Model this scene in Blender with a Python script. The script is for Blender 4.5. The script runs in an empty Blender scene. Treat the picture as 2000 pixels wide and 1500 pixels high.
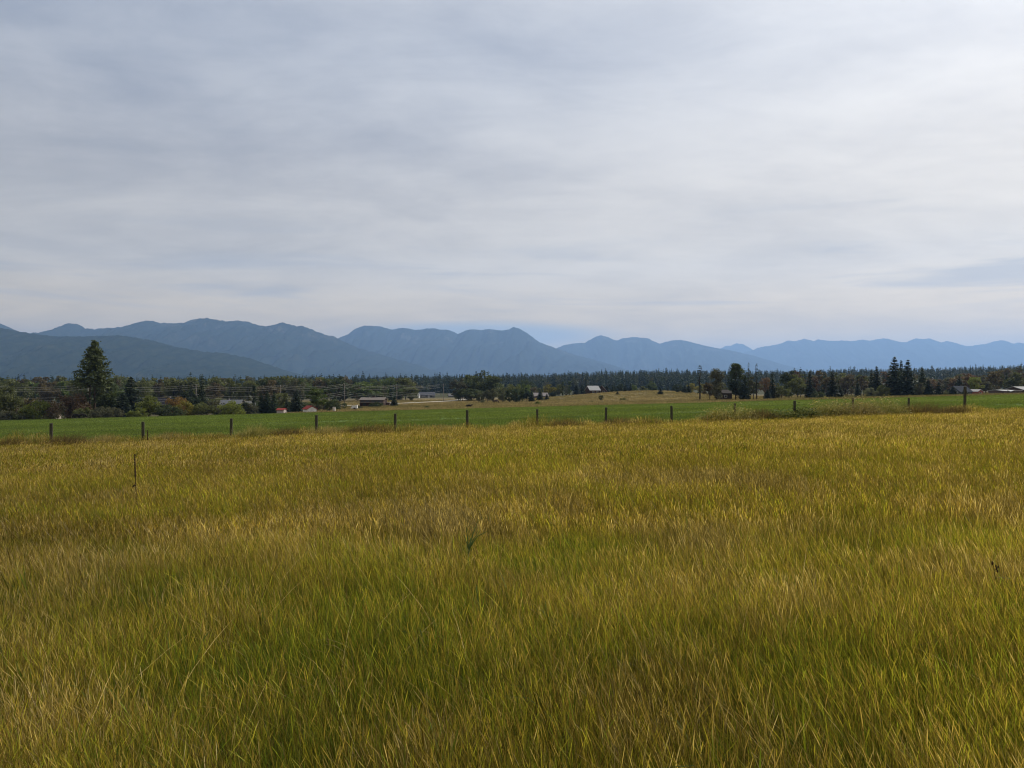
import bpy, math, random
import numpy as np

random.seed(7)
RNG = np.random.default_rng(7)
SC = bpy.context.scene
COL = SC.collection
F = 1444.0            # focal length in pixels of a 2000 px wide frame
EYE = 1.7             # camera height above the meadow soil

# ------------------------------------------------------------------ camera, sky, sun, exposure
cam_data = bpy.data.cameras.new('camera')
cam_data.sensor_width = 36.0
cam_data.lens = 36.0 * F / 2000.0
cam_data.clip_start = 0.05
cam_data.clip_end = 200000.0
cam = bpy.data.objects.new('camera', cam_data)
COL.objects.link(cam)
cam.location = (0, 0, EYE)
cam.rotation_euler = (math.radians(90), 0, 0)
SC.camera = cam

SUN_AZ, SUN_EL = math.radians(46), math.radians(40)
SUN_DIR = (math.sin(SUN_AZ) * math.cos(SUN_EL), math.cos(SUN_AZ) * math.cos(SUN_EL), math.sin(SUN_EL))

world = bpy.data.worlds.new('World')
SC.world = world
world.use_nodes = True


class NT:
    """a few short-hands for building node trees"""
    def __init__(self, tree):
        self.t = tree

    def n(self, kind, **kw):
        nd = self.t.nodes.new(kind)
        for k, v in kw.items():
            setattr(nd, k, v)
        return nd

    def put(self, sock, v):
        if isinstance(v, bpy.types.NodeSocket):
            self.t.links.new(v, sock)
        elif v is not None:
            if hasattr(sock.default_value, '__len__') and len(sock.default_value) == 4 and len(v) == 3:
                v = (*v, 1.0)
            sock.default_value = v

    def m(self, op, a, b=None, c=None, clamp=False):
        nd = self.n('ShaderNodeMath', operation=op, use_clamp=clamp)
        for s, v in zip(nd.inputs, (a, b, c)):
            self.put(s, v)
        return nd.outputs[0]

    def v(self, op, a, b=None, scale=None):
        nd = self.n('ShaderNodeVectorMath', operation=op)
        self.put(nd.inputs[0], a)
        if b is not None:
            self.put(nd.inputs[1], b)
        if scale is not None:
            self.put(nd.inputs['Scale'], scale)
        return nd.outputs['Value'] if op in ('DOT_PRODUCT', 'LENGTH', 'DISTANCE') else nd.outputs[0]

    def mix(self, f, a, b, blend='MIX'):
        nd = self.n('ShaderNodeMix', data_type='RGBA', blend_type=blend)
        self.put(nd.inputs[0], f)
        self.put(nd.inputs[6], a)
        self.put(nd.inputs[7], b)
        return nd.outputs[2]

    def noise(self, vec, scale, detail=4.0, rough=0.5, dist=0.0):
        nd = self.n('ShaderNodeTexNoise')
        if vec is not None:
            self.put(nd.inputs['Vector'], vec)
        nd.inputs['Scale'].default_value = scale
        nd.inputs['Detail'].default_value = detail
        nd.inputs['Roughness'].default_value = rough
        nd.inputs['Distortion'].default_value = dist
        return nd.outputs['Fac']

    def ramp(self, f, stops, smooth=False):
        nd = self.n('ShaderNodeValToRGB')
        cr = nd.color_ramp
        if smooth:
            cr.interpolation = 'EASE'
        while len(cr.elements) < len(stops):
            cr.elements.new(0.5)
        for e, (p, c) in zip(cr.elements, stops):
            e.position = p
            e.color = (*c, 1) if len(c) == 3 else c
        self.put(nd.inputs[0], f)
        return nd.outputs[0]

    def step(self, x, lo, hi):
        nd = self.n('ShaderNodeMapRange', interpolation_type='SMOOTHSTEP')
        self.put(nd.inputs[0], x)
        nd.inputs[1].default_value = lo
        nd.inputs[2].default_value = hi
        return nd.outputs[0]


def build_sky():
    t = world.node_tree
    t.nodes.clear()
    g = NT(t)
    out = g.n('ShaderNodeOutputWorld')
    bg = g.n('ShaderNodeBackground')
    bg.inputs['Strength'].default_value = 0.1
    t.links.new(bg.outputs[0], out.inputs[0])
    sky = g.n('ShaderNodeTexSky', sky_type='NISHITA')
    sky.sun_disc = False
    sky.sun_elevation = SUN_EL
    sky.sun_rotation = SUN_AZ
    sky.air_density = 1.0
    sky.dust_density = 1.0
    tc = g.n('ShaderNodeTexCoord').outputs['Generated']
    d = g.v('NORMALIZE', tc)
    sp = g.n('ShaderNodeSeparateXYZ')
    g.put(sp.inputs[0], d)
    x, y, z = sp.outputs
    zz = g.m('MAXIMUM', z, 0.0)
    den = g.m('ADD', zz, 0.16)
    u = g.m('DIVIDE', x, den)
    w = g.m('DIVIDE', y, den)
    cv = g.n('ShaderNodeCombineXYZ')
    g.put(cv.inputs[0], u)
    g.put(cv.inputs[1], w)
    mp = g.n('ShaderNodeMapping')
    mp.inputs['Location'].default_value = (3.1, 1.7, 0)
    mp.inputs['Rotation'].default_value = (0, 0, math.radians(-14))
    mp.inputs['Scale'].default_value = (0.75, 1.0, 1)
    g.put(mp.inputs[0], cv.outputs[0])
    big = g.noise(mp.outputs[0], 0.9, 3, 0.45, 0.35)
    mid = g.noise(mp.outputs[0], 2.3, 6, 0.55, 0.5)
    fine = g.noise(mp.outputs[0], 7.0, 6, 0.6, 0.3)
    n = g.m('ADD', g.m('ADD', g.m('MULTIPLY', big, 0.46), g.m('MULTIPLY', mid, 0.40)), g.m('MULTIPLY', fine, 0.14))
    # feathery streaks drawn out along the wind
    ms = g.n('ShaderNodeMapping')
    ms.inputs['Location'].default_value = (0.4, 5.2, 0)
    ms.inputs['Rotation'].default_value = (0, 0, math.radians(33))
    ms.inputs['Scale'].default_value = (0.75, 1.75, 1)
    g.put(ms.inputs[0], cv.outputs[0])
    st = g.noise(ms.outputs[0], 1.5, 10, 0.66, 1.1)
    n = g.m('ADD', n, g.m('MULTIPLY', g.m('SUBTRACT', st, 0.5), 0.22))
    k = g.step(n, 0.28, 0.66)
    sd = g.v('DOT_PRODUCT', d, SUN_DIR)
    sdp = g.m('MAXIMUM', sd, 0.0)
    halo = g.m('POWER', sdp, 3.0)
    core = g.m('POWER', sdp, 14.0)
    # veil of thin cloud: grey-blue where thick and away from the sun, pale where thin
    dark = (2.3, 2.7, 3.65)
    pale = (5.5, 5.7, 6.15)
    cl = g.mix(k, dark, pale)
    low = g.step(zz, 0.44, 0.08)          # towards the horizon the veil turns warmer and flatter
    cl = g.mix(g.m('MULTIPLY', low, 0.85), cl, g.mix(k, (6.2, 5.5, 4.5), (8.6, 7.6, 6.1)))
    lit = g.m('ADD', g.m('MULTIPLY', halo, 2.7), g.m('MULTIPLY', core, 4.6))
    cl = g.mix(1.0, cl, g.v('SCALE', g.mix(low, (1.50, 1.38, 1.18), (1.75, 1.42, 0.95)), scale=lit), 'ADD')
    hor = g.step(zz, 0.16, 0.05)          # the air on the skyline yellows what shines through it
    cl = g.mix(1.0, cl, g.mix(hor, (1.0, 1.0, 1.0), (1.42, 1.15, 0.64)), 'MULTIPLY')
    # long dark wisps low in the sky
    wv = g.n('ShaderNodeCombineXYZ')
    az = g.m('ARCTAN2', x, y)
    el = g.m('ARCSINE', z)
    g.put(wv.inputs[0], g.m('MULTIPLY', az, 2.2))
    g.put(wv.inputs[1], g.m('MULTIPLY', el, 26.0))
    wn = g.noise(wv.outputs[0], 1.0, 5, 0.55, 0.6)
    wis = g.m('MULTIPLY', g.step(wn, 0.5, 0.68), g.m('MULTIPLY', g.step(zz, 0.07, 0.11), g.step(zz, 0.26, 0.15)))
    cl = g.mix(g.m('MULTIPLY', wis, 0.5), cl, (4.6, 4.7, 4.9))
    # open blue: breaks in the veil
    gap1 = g.m('MULTIPLY', g.m('POWER', g.m('DIVIDE', g.m('ADD', az, 0.035), 0.20), 2.0), -1.0)
    gap2 = g.m('MULTIPLY', g.m('POWER', g.m('DIVIDE', g.m('SUBTRACT', el, 0.066), 0.021), 2.0), -1.0)
    gap = g.m('EXPONENT', g.m('ADD', gap1, gap2))
    gap = g.step(g.m('ADD', gap, g.m('MULTIPLY', g.m('SUBTRACT', wn, 0.5), 0.6)), 0.3, 0.85)
    hole = g.step(n, 0.36, 0.22)
    opn = g.m('MAXIMUM', g.m('MULTIPLY', gap, 0.75), g.m('MULTIPLY', hole, 0.6))
    cover = g.m('SUBTRACT', 0.93, opn)
    blue = g.mix(0.55, sky.outputs[0], (2.7, 4.0, 6.0))
    col = g.mix(cover, blue, cl)
    g.put(bg.inputs['Color'], col)


build_sky()

sun_data = bpy.data.lights.new('sun', 'SUN')
sun_data.energy = 4.8
sun_data.angle = math.radians(1.5)
sun_data.color = (1.0, 0.94, 0.84)
sun = bpy.data.objects.new('sun', sun_data)
COL.objects.link(sun)
sun.location = (60, 60, 90)
sun.rotation_euler = (math.radians(90) - SUN_EL, 0, math.pi - SUN_AZ)

SC.view_settings.view_transform = 'Standard'
SC.view_settings.look = 'None'
SC.view_settings.gamma = 1.0
SC.view_settings.use_curve_mapping = False
SC.view_settings.exposure = 0.0
SC.cycles.max_bounces = 6
SC.cycles.diffuse_bounces = 3
SC.cycles.transmission_bounces = 4
SC.cycles.volume_bounces = 0
SC.cycles.use_denoising = True
SC.cycles.filter_width = 1.15


# ------------------------------------------------------------------ helpers
def tag(o, label=None, cat=None, group=None, kind=None):
    for k, v in (('label', label), ('category', cat), ('group', group), ('kind', kind)):
        if v:
            o[k] = v
    return o


def link(o, parent=None):
    COL.objects.link(o)
    if parent is not None:
        o.parent = parent
    return o


def mesh_of(name, verts, faces, mat=None, tone=None, smooth=False):
    me = bpy.data.meshes.new(name)
    me.from_pydata([tuple(map(float, p)) for p in verts], [], [tuple(int(i) for i in f) for f in faces])
    if mat:
        me.materials.append(mat)
    if tone is not None:
        a = me.attributes.new('tone', 'FLOAT', 'POINT')
        a.data.foreach_set('value', np.asarray(tone, dtype=np.float32))
    if smooth:
        me.shade_smooth()
    return me


def obj(name, me, parent=None, loc=(0, 0, 0)):
    o = bpy.data.objects.new(name, me)
    o.location = loc
    return link(o, parent)


class MB:
    """collects shapes for ONE mesh"""
    def __init__(self):
        self.v, self.f, self.t = [], [], []

    def add(self, vs, fs, tone=0.5):
        b = len(self.v)
        self.v += [tuple(p) for p in vs]
        self.f += [tuple(i + b for i in f) for f in fs]
        self.t += [tone] * len(vs)

    def box(self, x0, x1, y0, y1, z0, z1, tone=0.5):
        self.add([(x0, y0, z0), (x1, y0, z0), (x1, y1, z0), (x0, y1, z0), (x0, y0, z1), (x1, y0, z1), (x1, y1, z1), (x0, y1, z1)],
                 [(3, 2, 1, 0), (4, 5, 6, 7), (0, 1, 5, 4), (1, 2, 6, 5), (2, 3, 7, 6), (3, 0, 4, 7)], tone)

    def tube(self, pts, rad, n=6, tone=0.5, cap=True):
        pts = [np.asarray(p, float) for p in pts]
        vs, fs = [], []
        for i, p in enumerate(pts):
            t = pts[min(i + 1, len(pts) - 1)] - pts[max(i - 1, 0)]
            t = t / (np.linalg.norm(t) + 1e-9)
            a = np.cross(t, (0.13, 0.97, 0.21) if abs(t[1]) < 0.9 else (1, 0, 0))
            a /= np.linalg.norm(a) + 1e-9
            b = np.cross(t, a)
            r = rad[i] if hasattr(rad, '__len__') else rad
            for k in range(n):
                q = 2 * math.pi * k / n
                vs.append(p + r * (math.cos(q) * a + math.sin(q) * b))
        for i in range(len(pts) - 1):
            for k in range(n):
                k2 = (k + 1) % n
                fs.append((i * n + k, i * n + k2, (i + 1) * n + k2, (i + 1) * n + k))
        if cap:
            fs.append(tuple(range(n))[::-1])
            fs.append(tuple(range((len(pts) - 1) * n, len(pts) * n)))
        self.add(vs, fs, tone)

    def mesh(self, name, mat, smooth=False):
        return mesh_of(name, self.v, self.f, mat, self.t, smooth)


_TAB = RNG.random((256, 256))


def vnoise(x, y, ox=0.0):
    x = np.asarray(x, float) + ox * 17.13 + 1000.0
    y = np.asarray(y, float) + ox * 31.71 + 1000.0
    xi, yi = np.floor(x).astype(int), np.floor(y).astype(int)
    fx, fy = x - xi, y - yi
    fx, fy = fx * fx * (3 - 2 * fx), fy * fy * (3 - 2 * fy)
    g = lambda a, b: _TAB[a % 256, b % 256]
    return (g(xi, yi) * (1 - fx) + g(xi + 1, yi) * fx) * (1 - fy) + (g(xi, yi + 1) * (1 - fx) + g(xi + 1, yi + 1) * fx) * fy


def fbm(x, y, oct=4, ox=0.0):
    s, a, tot = 0.0, 1.0, 0.0
    for k in range(oct):
        s = s + a * vnoise(np.asarray(x) * 2 ** k, np.asarray(y) * 2 ** k, ox + k * 1.7)
        tot += a
        a *= 0.5
    return s / tot


# ------------------------------------------------------------------ lie of the land
EDGE = 215.0                          # far edge of the green field, metres from the camera
def fence_y(x):
    return 40.08 + 0.2329 * x         # the fence runs dead straight


def plane_z(x, y):
    return 0.0255 * x - 0.024 * y


# height of the land beyond the field: depth -> {bearing : drop}, both in units of the 2000 px frame
LAND = {
    230: {-1200: 857, 0: 826, 250: 818, 500: 811, 620: 806, 680: 801, 750: 800, 1000: 794.5, 1250: 787.5, 1500: 781.5, 1750: 775.5, 2000: 770, 3200: 740},
    260: {-1200: 850, 0: 822, 250: 815, 500: 808, 640: 802, 700: 797.5, 750: 796, 1000: 792, 1150: 787, 1250: 784, 1350: 781, 1500: 780.5, 1750: 774.5, 2000: 769, 3200: 742},
    300: {-1200: 835, 0: 812, 500: 803, 640: 797, 750: 792.5, 1000: 789, 1150: 780, 1200: 777.5, 1250: 776, 1300: 775, 1350: 776, 1420: 779, 1500: 779.5, 1750: 773.5, 2000: 768.5, 3200: 745},
    360: {-1200: 820, 0: 803, 500: 796, 640: 791, 750: 788, 1000: 786, 1100: 780, 1150: 773, 1200: 769, 1250: 767, 1300: 767, 1350: 769, 1420: 776, 1500: 778, 1750: 772.5, 2000: 767.5, 3200: 748},
    420: {-1200: 810, 0: 797, 500: 791, 750: 784, 1000: 783, 1100: 774, 1150: 769, 1200: 765.5, 1250: 763, 1300: 763, 1350: 766, 1420: 773, 1500: 776.5, 2000: 766.5, 3200: 750},
    500: {-1200: 800, 0: 791, 500: 786, 750: 780.5, 1000: 779, 1100: 774, 1250: 767, 1350: 769, 1500: 773, 2000: 765, 3200: 750},
    650: {-1200: 790, 0: 783, 500: 779, 750: 776, 850: 775, 1000: 774, 1250: 771, 1500: 769, 2000: 762, 3200: 750},
    1000: {-1200: 773, 0: 771, 1000: 767, 1250: 762, 2000: 758, 3200: 752},
    1400: {-1200: 766, 0: 766, 600: 764, 1000: 757, 1250: 748, 1500: 750, 1750: 745, 2000: 738, 3200: 735},
    1800: {-1200: 764, 0: 764, 1000: 755, 1250: 746, 1500: 748, 1750: 742, 2000: 736, 3200: 733},
    2600: {-1200: 760, 0: 760, 1000: 757, 1250: 755, 2000: 752, 3200: 750},
    4500: {0: 754, 2000: 753},
    6000: {0: 752.5, 2000: 752.5},
}
LD = [EDGE] + sorted(LAND)
LPX = np.arange(-1200, 3201, 25.0)
LZ = [plane_z((LPX - 1000) / F * EDGE, EDGE)]
for dd in sorted(LAND):
    ks = sorted(LAND[dd])
    LZ.append(EYE - (np.interp(LPX, ks, [LAND[dd][k] for k in ks]) - 750) / F * dd)
LD += [34000]
LZ.append(LZ[-1])
LZ = np.array(LZ)
_ker = np.array([1, 2, 3, 2, 1]) / 9.0
for i in range(1, len(LZ)):
    LZ[i] = np.convolve(np.pad(LZ[i], 2, mode='edge'), _ker, mode='valid')
LL = np.log(LD)


def land_z(x, y):
    x, y = np.asarray(x, float), np.asarray(y, float)
    px = 1000 + F * x / np.maximum(y, 1.0)
    ly = np.clip(np.log(np.maximum(y, EDGE)), LL[0], LL[-1])
    i = np.clip(np.searchsorted(LL, ly, side='right') - 1, 0, len(LL) - 2)
    t = (ly - LL[i]) / (LL[i + 1] - LL[i])
    c = np.clip((px + 1200) / 25.0, 0, len(LPX) - 1.001)
    ci = np.floor(c).astype(int)
    cf = c - ci
    g = lambda r: LZ[r, ci] * (1 - cf) + LZ[r, ci + 1] * cf
    return g(i) * (1 - t) + g(i + 1) * t


def ground_z(x, y):
    x, y = np.asarray(x, float), np.asarray(y, float)
    bump = (fbm(x / 9.0, y / 9.0, 3, 2.0) - 0.5) * 0.16 * np.clip((EDGE - y) / 60.0, 0, 1)
    return np.where(y <= EDGE, plane_z(x, y) + bump, land_z(x, y))


def at(px, d):
    x = (px - 1000) / F * d
    return x, d, float(ground_z(x, d))


def zof(py, d):
    return EYE - (py - 750) / F * d


# ------------------------------------------------------------------ materials
def new_mat(name):
    m = bpy.data.materials.new(name)
    m.use_nodes = True
    m.node_tree.nodes.clear()
    g = NT(m.node_tree)
    out = g.n('ShaderNodeOutputMaterial')
    return m, g, out


def pbr(g, out, col, rough=0.8, spec=0.2, metal=0.0, bump=None, bump_d=0.02, translucent=0.0, tcol=None):
    p = g.n('ShaderNodeBsdfPrincipled')
    g.put(p.inputs['Base Color'], col)
    g.put(p.inputs['Roughness'], rough)
    g.put(p.inputs['Specular IOR Level'], spec)
    g.put(p.inputs['Metallic'], metal)
    if bump is not None:
        b = g.n('ShaderNodeBump')
        b.inputs['Strength'].default_value = 0.7
        b.inputs['Distance'].default_value = bump_d
        g.put(b.inputs['Height'], bump)
        g.put(p.inputs['Normal'], b.outputs[0])
    sh = p.outputs[0]
    if translucent:
        t = g.n('ShaderNodeBsdfTranslucent')
        g.put(t.inputs[0], tcol if tcol is not None else col)
        mx = g.n('ShaderNodeMixShader')
        g.put(mx.inputs[0], translucent)
        g.put(mx.inputs[1], sh)
        g.put(mx.inputs[2], t.outputs[0])
        sh = mx.outputs[0]
    g.t.links.new(sh, out.inputs[0])


def attr(g, name, kind='GEOMETRY'):
    nd = g.n('ShaderNodeAttribute', attribute_name=name, attribute_type=kind)
    return nd.outputs['Fac']


def mat_grass(name, stops, spread=0.75, trans=0.42, gain=1.0):
    m, g, out = new_mat(name)
    tone = attr(g, 'tone')
    hue = attr(g, 'hue', 'INSTANCER')
    v = g.m('ADD', hue, g.m('MULTIPLY', g.m('SUBTRACT', tone, 0.5), spread), clamp=True)
    col = g.ramp(v, stops)
    r2 = g.m('FRACT', g.m('MULTIPLY', tone, 17.31))      # every blade has its own depth of colour
    k = g.m('MULTIPLY', g.m('ADD', 0.40, g.m('MULTIPLY', g.m('MULTIPLY', r2, r2), 1.75)), g.m('MULTIPLY', gain, attr(g, 'lum', 'INSTANCER')))
    col = g.mix(1.0, col, g.v('SCALE', (1, 1, 1), scale=k), 'MULTIPLY')
    pbr(g, out, col, 0.65, 0.10, translucent=trans, tcol=g.mix(1.0, col, (1.41, 1.33, 0.66), 'MULTIPLY'))
    return m


MEADOW = [(0.0, (0.055, 0.082, 0.012)), (0.25, (0.105, 0.130, 0.014)), (0.48, (0.178, 0.158, 0.020)), (0.66, (0.155, 0.108, 0.026)),
          (0.84, (0.225, 0.165, 0.055)), (1.0, (0.33, 0.26, 0.13))]
CROP = [(0.0, (0.086, 0.128, 0.028)), (0.5, (0.134, 0.174, 0.044)), (0.8, (0.175, 0.212, 0.066)), (1.0, (0.18, 0.19, 0.06))]
DRY = [(0.0, (0.10, 0.105, 0.035)), (0.4, (0.200, 0.165, 0.085)), (0.75, (0.265, 0.21, 0.115)), (1.0, (0.36, 0.29, 0.17))]
M_GRASS = mat_grass('meadow_grass_blades', MEADOW, 1.0, 0.48, 1.36)
M_CROP = mat_grass('crop_blades', CROP, 0.6, 0.35)
M_DRY = mat_grass('dry_grass_blades', DRY, 0.6, 0.3)


def mat_ground(name, a, b, c, s1=0.05, s2=1.5):
    m, g, out = new_mat(name)
    pos = g.n('ShaderNodeNewGeometry').outputs['Position']
    n1 = g.noise(pos, s1, 5, 0.55, 0.4)
    n2 = g.noise(pos, s2, 6, 0.7)
    col = g.mix(g.step(n1, 0.35, 0.65), a, b)
    col = g.mix(g.step(n2, 0.42, 0.72), col, c)
    pbr(g, out, col, 0.95, 0.05, bump=n2, bump_d=0.12)
    return m


M_SOIL = mat_ground('meadow_soil', (0.045, 0.038, 0.016), (0.065, 0.050, 0.020), (0.10, 0.075, 0.03), 0.4, 9.0)
M_FIELD = mat_ground('crop_ground', (0.072, 0.112, 0.026), (0.096, 0.138, 0.036), (0.114, 0.152, 0.046), 0.03, 1.1)
M_ROAD = mat_ground('gravel_road', (0.36, 0.33, 0.27), (0.42, 0.38, 0.31), (0.30, 0.27, 0.22), 0.1, 2.0)


def mat_land():
    """dry pasture near, darker rough ground under the woods far off"""
    m, g, out = new_mat('pasture')
    pos = g.n('ShaderNodeNewGeometry').outputs['Position']
    n1 = g.noise(pos, 0.02, 5, 0.6, 0.5)
    n2 = g.noise(pos, 0.35, 6, 0.7)
    mp = g.n('ShaderNodeMapping')
    mp.inputs['Scale'].default_value = (0.02, 0.16, 0.1)
    g.put(mp.inputs[0], pos)
    n3 = g.noise(mp.outputs[0], 1.0, 4, 0.6)
    col = g.mix(g.step(n1, 0.40, 0.62), (0.175, 0.138, 0.078), (0.235, 0.185, 0.105))
    col = g.mix(g.step(n3, 0.52, 0.66), col, (0.095, 0.105, 0.035))
    col = g.mix(g.step(n2, 0.45, 0.75), col, (0.115, 0.085, 0.045))
    gl = attr(g, 'tone')
    col = g.mix(gl, col, g.mix(n2, (0.030, 0.036, 0.018), (0.065, 0.060, 0.028)))
    pbr(g, out, col, 0.95, 0.05, bump=n2, bump_d=0.3)
    return m


M_LAND = mat_land()


def mat_foliage(name, instanced=False, trans=0.3):
    m, g, out = new_mat(name)
    tone = attr(g, 'tone')
    if instanced:
        t = attr(g, 'hue', 'INSTANCER')
        base = g.ramp(t, [(0.0, (0.026, 0.044, 0.026)), (0.45, (0.044, 0.062, 0.031)), (0.6, (0.068, 0.082, 0.035)), (1.0, (0.105, 0.096, 0.048))])
    else:
        base = g.n('ShaderNodeObjectInfo').outputs['Color']
    k = g.m('ADD', 0.55, g.m('MULTIPLY', tone, 0.9))
    col = g.mix(1.0, base, g.v('SCALE', (1, 1, 1), scale=k), 'MULTIPLY')
    col = g.mix(g.m('MULTIPLY', g.step(tone, 0.6, 1.0), 0.25), col, (0.13, 0.12, 0.04))
    pbr(g, out, col, 0.7, 0.15, translucent=trans, tcol=g.mix(1.0, col, (1.2, 1.2, 0.7), 'MULTIPLY'))
    return m


M_FOL = mat_foliage('foliage')
M_NEEDLE = mat_foliage('needles', trans=0.22)
M_WOODS = mat_foliage('woods', True, 0.12)


def mat_wood(name, a, b, sx=6.0, sz=1.0, rough=0.9):
    m, g, out = new_mat(name)
    tc = g.n('ShaderNodeTexCoord').outputs['Object']
    mp = g.n('ShaderNodeMapping')
    mp.inputs['Scale'].default_value = (sx, sx, sz)
    g.put(mp.inputs[0], tc)
    n = g.noise(mp.outputs[0], 4.0, 6, 0.65)
    pbr(g, out, g.mix(g.step(n, 0.35, 0.7), a, b), rough, 0.1, bump=n, bump_d=0.01)
    return m


M_BARK = mat_wood('bark', (0.035, 0.026, 0.020), (0.075, 0.055, 0.042), 4, 0.8)
M_POST = mat_wood('weathered_post', (0.040, 0.040, 0.027), (0.095, 0.088, 0.062), 12, 1.2)
M_POLE = mat_wood('utility_pole_wood', (0.16, 0.14, 0.115), (0.26, 0.235, 0.20), 6, 0.4)


def mat_plain(name, col, rough=0.7, spec=0.2, metal=0.0, var=0.25, scale=1.5):
    m, g, out = new_mat(name)
    tc = g.n('ShaderNodeTexCoord').outputs['Object']
    n = g.noise(tc, scale, 5, 0.6)
    a = tuple(c * (1 - var) for c in col)
    b = tuple(min(1, c * (1 + var)) for c in col)
    pbr(g, out, g.mix(n, a, b), rough, spec, metal)
    return m


M_WIRE = mat_plain('aluminium_wire', (0.42, 0.41, 0.37), 0.7, 0.3, 0.0)
M_FWIRE = mat_plain('galvanised_wire', (0.10, 0.10, 0.09), 0.6, 0.3, 0.3)
M_GLASS = mat_plain('window_glass', (0.03, 0.04, 0.05), 0.08, 0.6, 0.0, 0.1)
M_TRIM = mat_plain('white_trim', (0.62, 0.61, 0.57), 0.6)
M_STALK = mat_plain('dead_stalk', (0.045, 0.028, 0.020), 0.9, 0.05, 0, 0.5, 20)
M_GOLD = mat_plain('golden_stalk', (0.36, 0.235, 0.085), 0.8, 0.1, 0, 0.4, 20)
M_WEED = mat_plain('weed_green', (0.10, 0.15, 0.045), 0.8, 0.08, 0, 0.4, 20)


# ------------------------------------------------------------------ ground sheets
def grid_mesh(name, X, Y, Z, mat, tone=None):
    r, c = X.shape
    vs = np.stack([X, Y, Z], -1).reshape(-1, 3)
    i = np.arange(r * c).reshape(r, c)
    fs = np.stack([i[:-1, :-1], i[:-1, 1:], i[1:, 1:], i[1:, :-1]], -1).reshape(-1, 4)
    return mesh_of(name, vs, fs, mat, None if tone is None else tone.reshape(-1), True)


ROAD = []


def build_ground():
    xs = np.linspace(-160, 160, 161)
    ts = np.linspace(0, 1, 90)
    X = np.repeat(xs[None], len(ts), 0)
    Y = -60 + ts[:, None] * (fence_y(X) + 60)
    o = obj('meadow_ground', grid_mesh('meadow_ground', X, Y, ground_z(X, Y), M_SOIL))
    tag(o, 'brown soil under the tall uncut meadow grass', kind='structure')
    xs = np.linspace(-328, 328, 165)
    ts = np.linspace(0, 1, 80)
    X = np.repeat(xs[None], len(ts), 0)
    fy = np.clip(fence_y(X), 2, 120)
    Y = fy + ts[:, None] * (EDGE - fy)
    o = obj('green_field', grid_mesh('green_field', X, Y, ground_z(X, Y), M_FIELD))
    tag(o, 'flat bright green crop field beyond the fence', kind='structure')
    px = np.arange(-1200, 3201, 20.0)
    ds = np.unique(np.concatenate([np.geomspace(EDGE, 700, 60), np.geomspace(700, 34000, 70)]))
    D = np.repeat(ds[:, None], len(px), 1)
    X = (px[None] - 1000) / F * D
    Z = land_z(X, D)
    PX = np.repeat(px[None], len(ds), 0)
    w = np.clip((D - 480) / 150, 0, 1)
    w = np.maximum(w, np.clip((650 - PX) / 120, 0, 1) * 0.75)
    w = np.maximum(w, np.clip((PX - 1480) / 200, 0, 1) * 0.35)
    o = obj('pasture', grid_mesh('pasture', X, D, Z, M_LAND, w))
    tag(o, 'dry tan pasture rising to a low knoll and running to the mountains', kind='structure')
    # the road that crosses behind the brown house
    pts = [(560, 300), (660, 322), (720, 335), (780, 352), (840, 385), (885, 425), (905, 470), (900, 560)]
    ln = []
    for (p0, d0), (p1, d1) in zip(pts[:-1], pts[1:]):
        for k in range(12):
            t = k / 12
            p, d = p0 + (p1 - p0) * t, d0 + (d1 - d0) * t
            ln.append(((p - 1000) / F * d, d))
    ln = np.array(ln)
    for _ in range(6):
        ln[1:-1] = (ln[:-2] + ln[1:-1] * 2 + ln[2:]) / 4
    ROAD.append(ln)
    tan = np.gradient(ln, axis=0)
    tan /= np.linalg.norm(tan, axis=1)[:, None]
    nor = np.stack([-tan[:, 1], tan[:, 0]], 1)
    offs = np.linspace(-3.6, 3.6, 5)
    X = ln[:, 0][:, None] + nor[:, 0][:, None] * offs
    Y = ln[:, 1][:, None] + nor[:, 1][:, None] * offs
    Z = land_z(X, Y) + 0.25 - 0.02 * np.abs(offs)[None]
    o = obj('road', grid_mesh('road', X, Y, Z, M_ROAD))
    tag(o, 'pale gravel road curving across the pasture behind the brown house', kind='structure')


build_ground()


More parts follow.
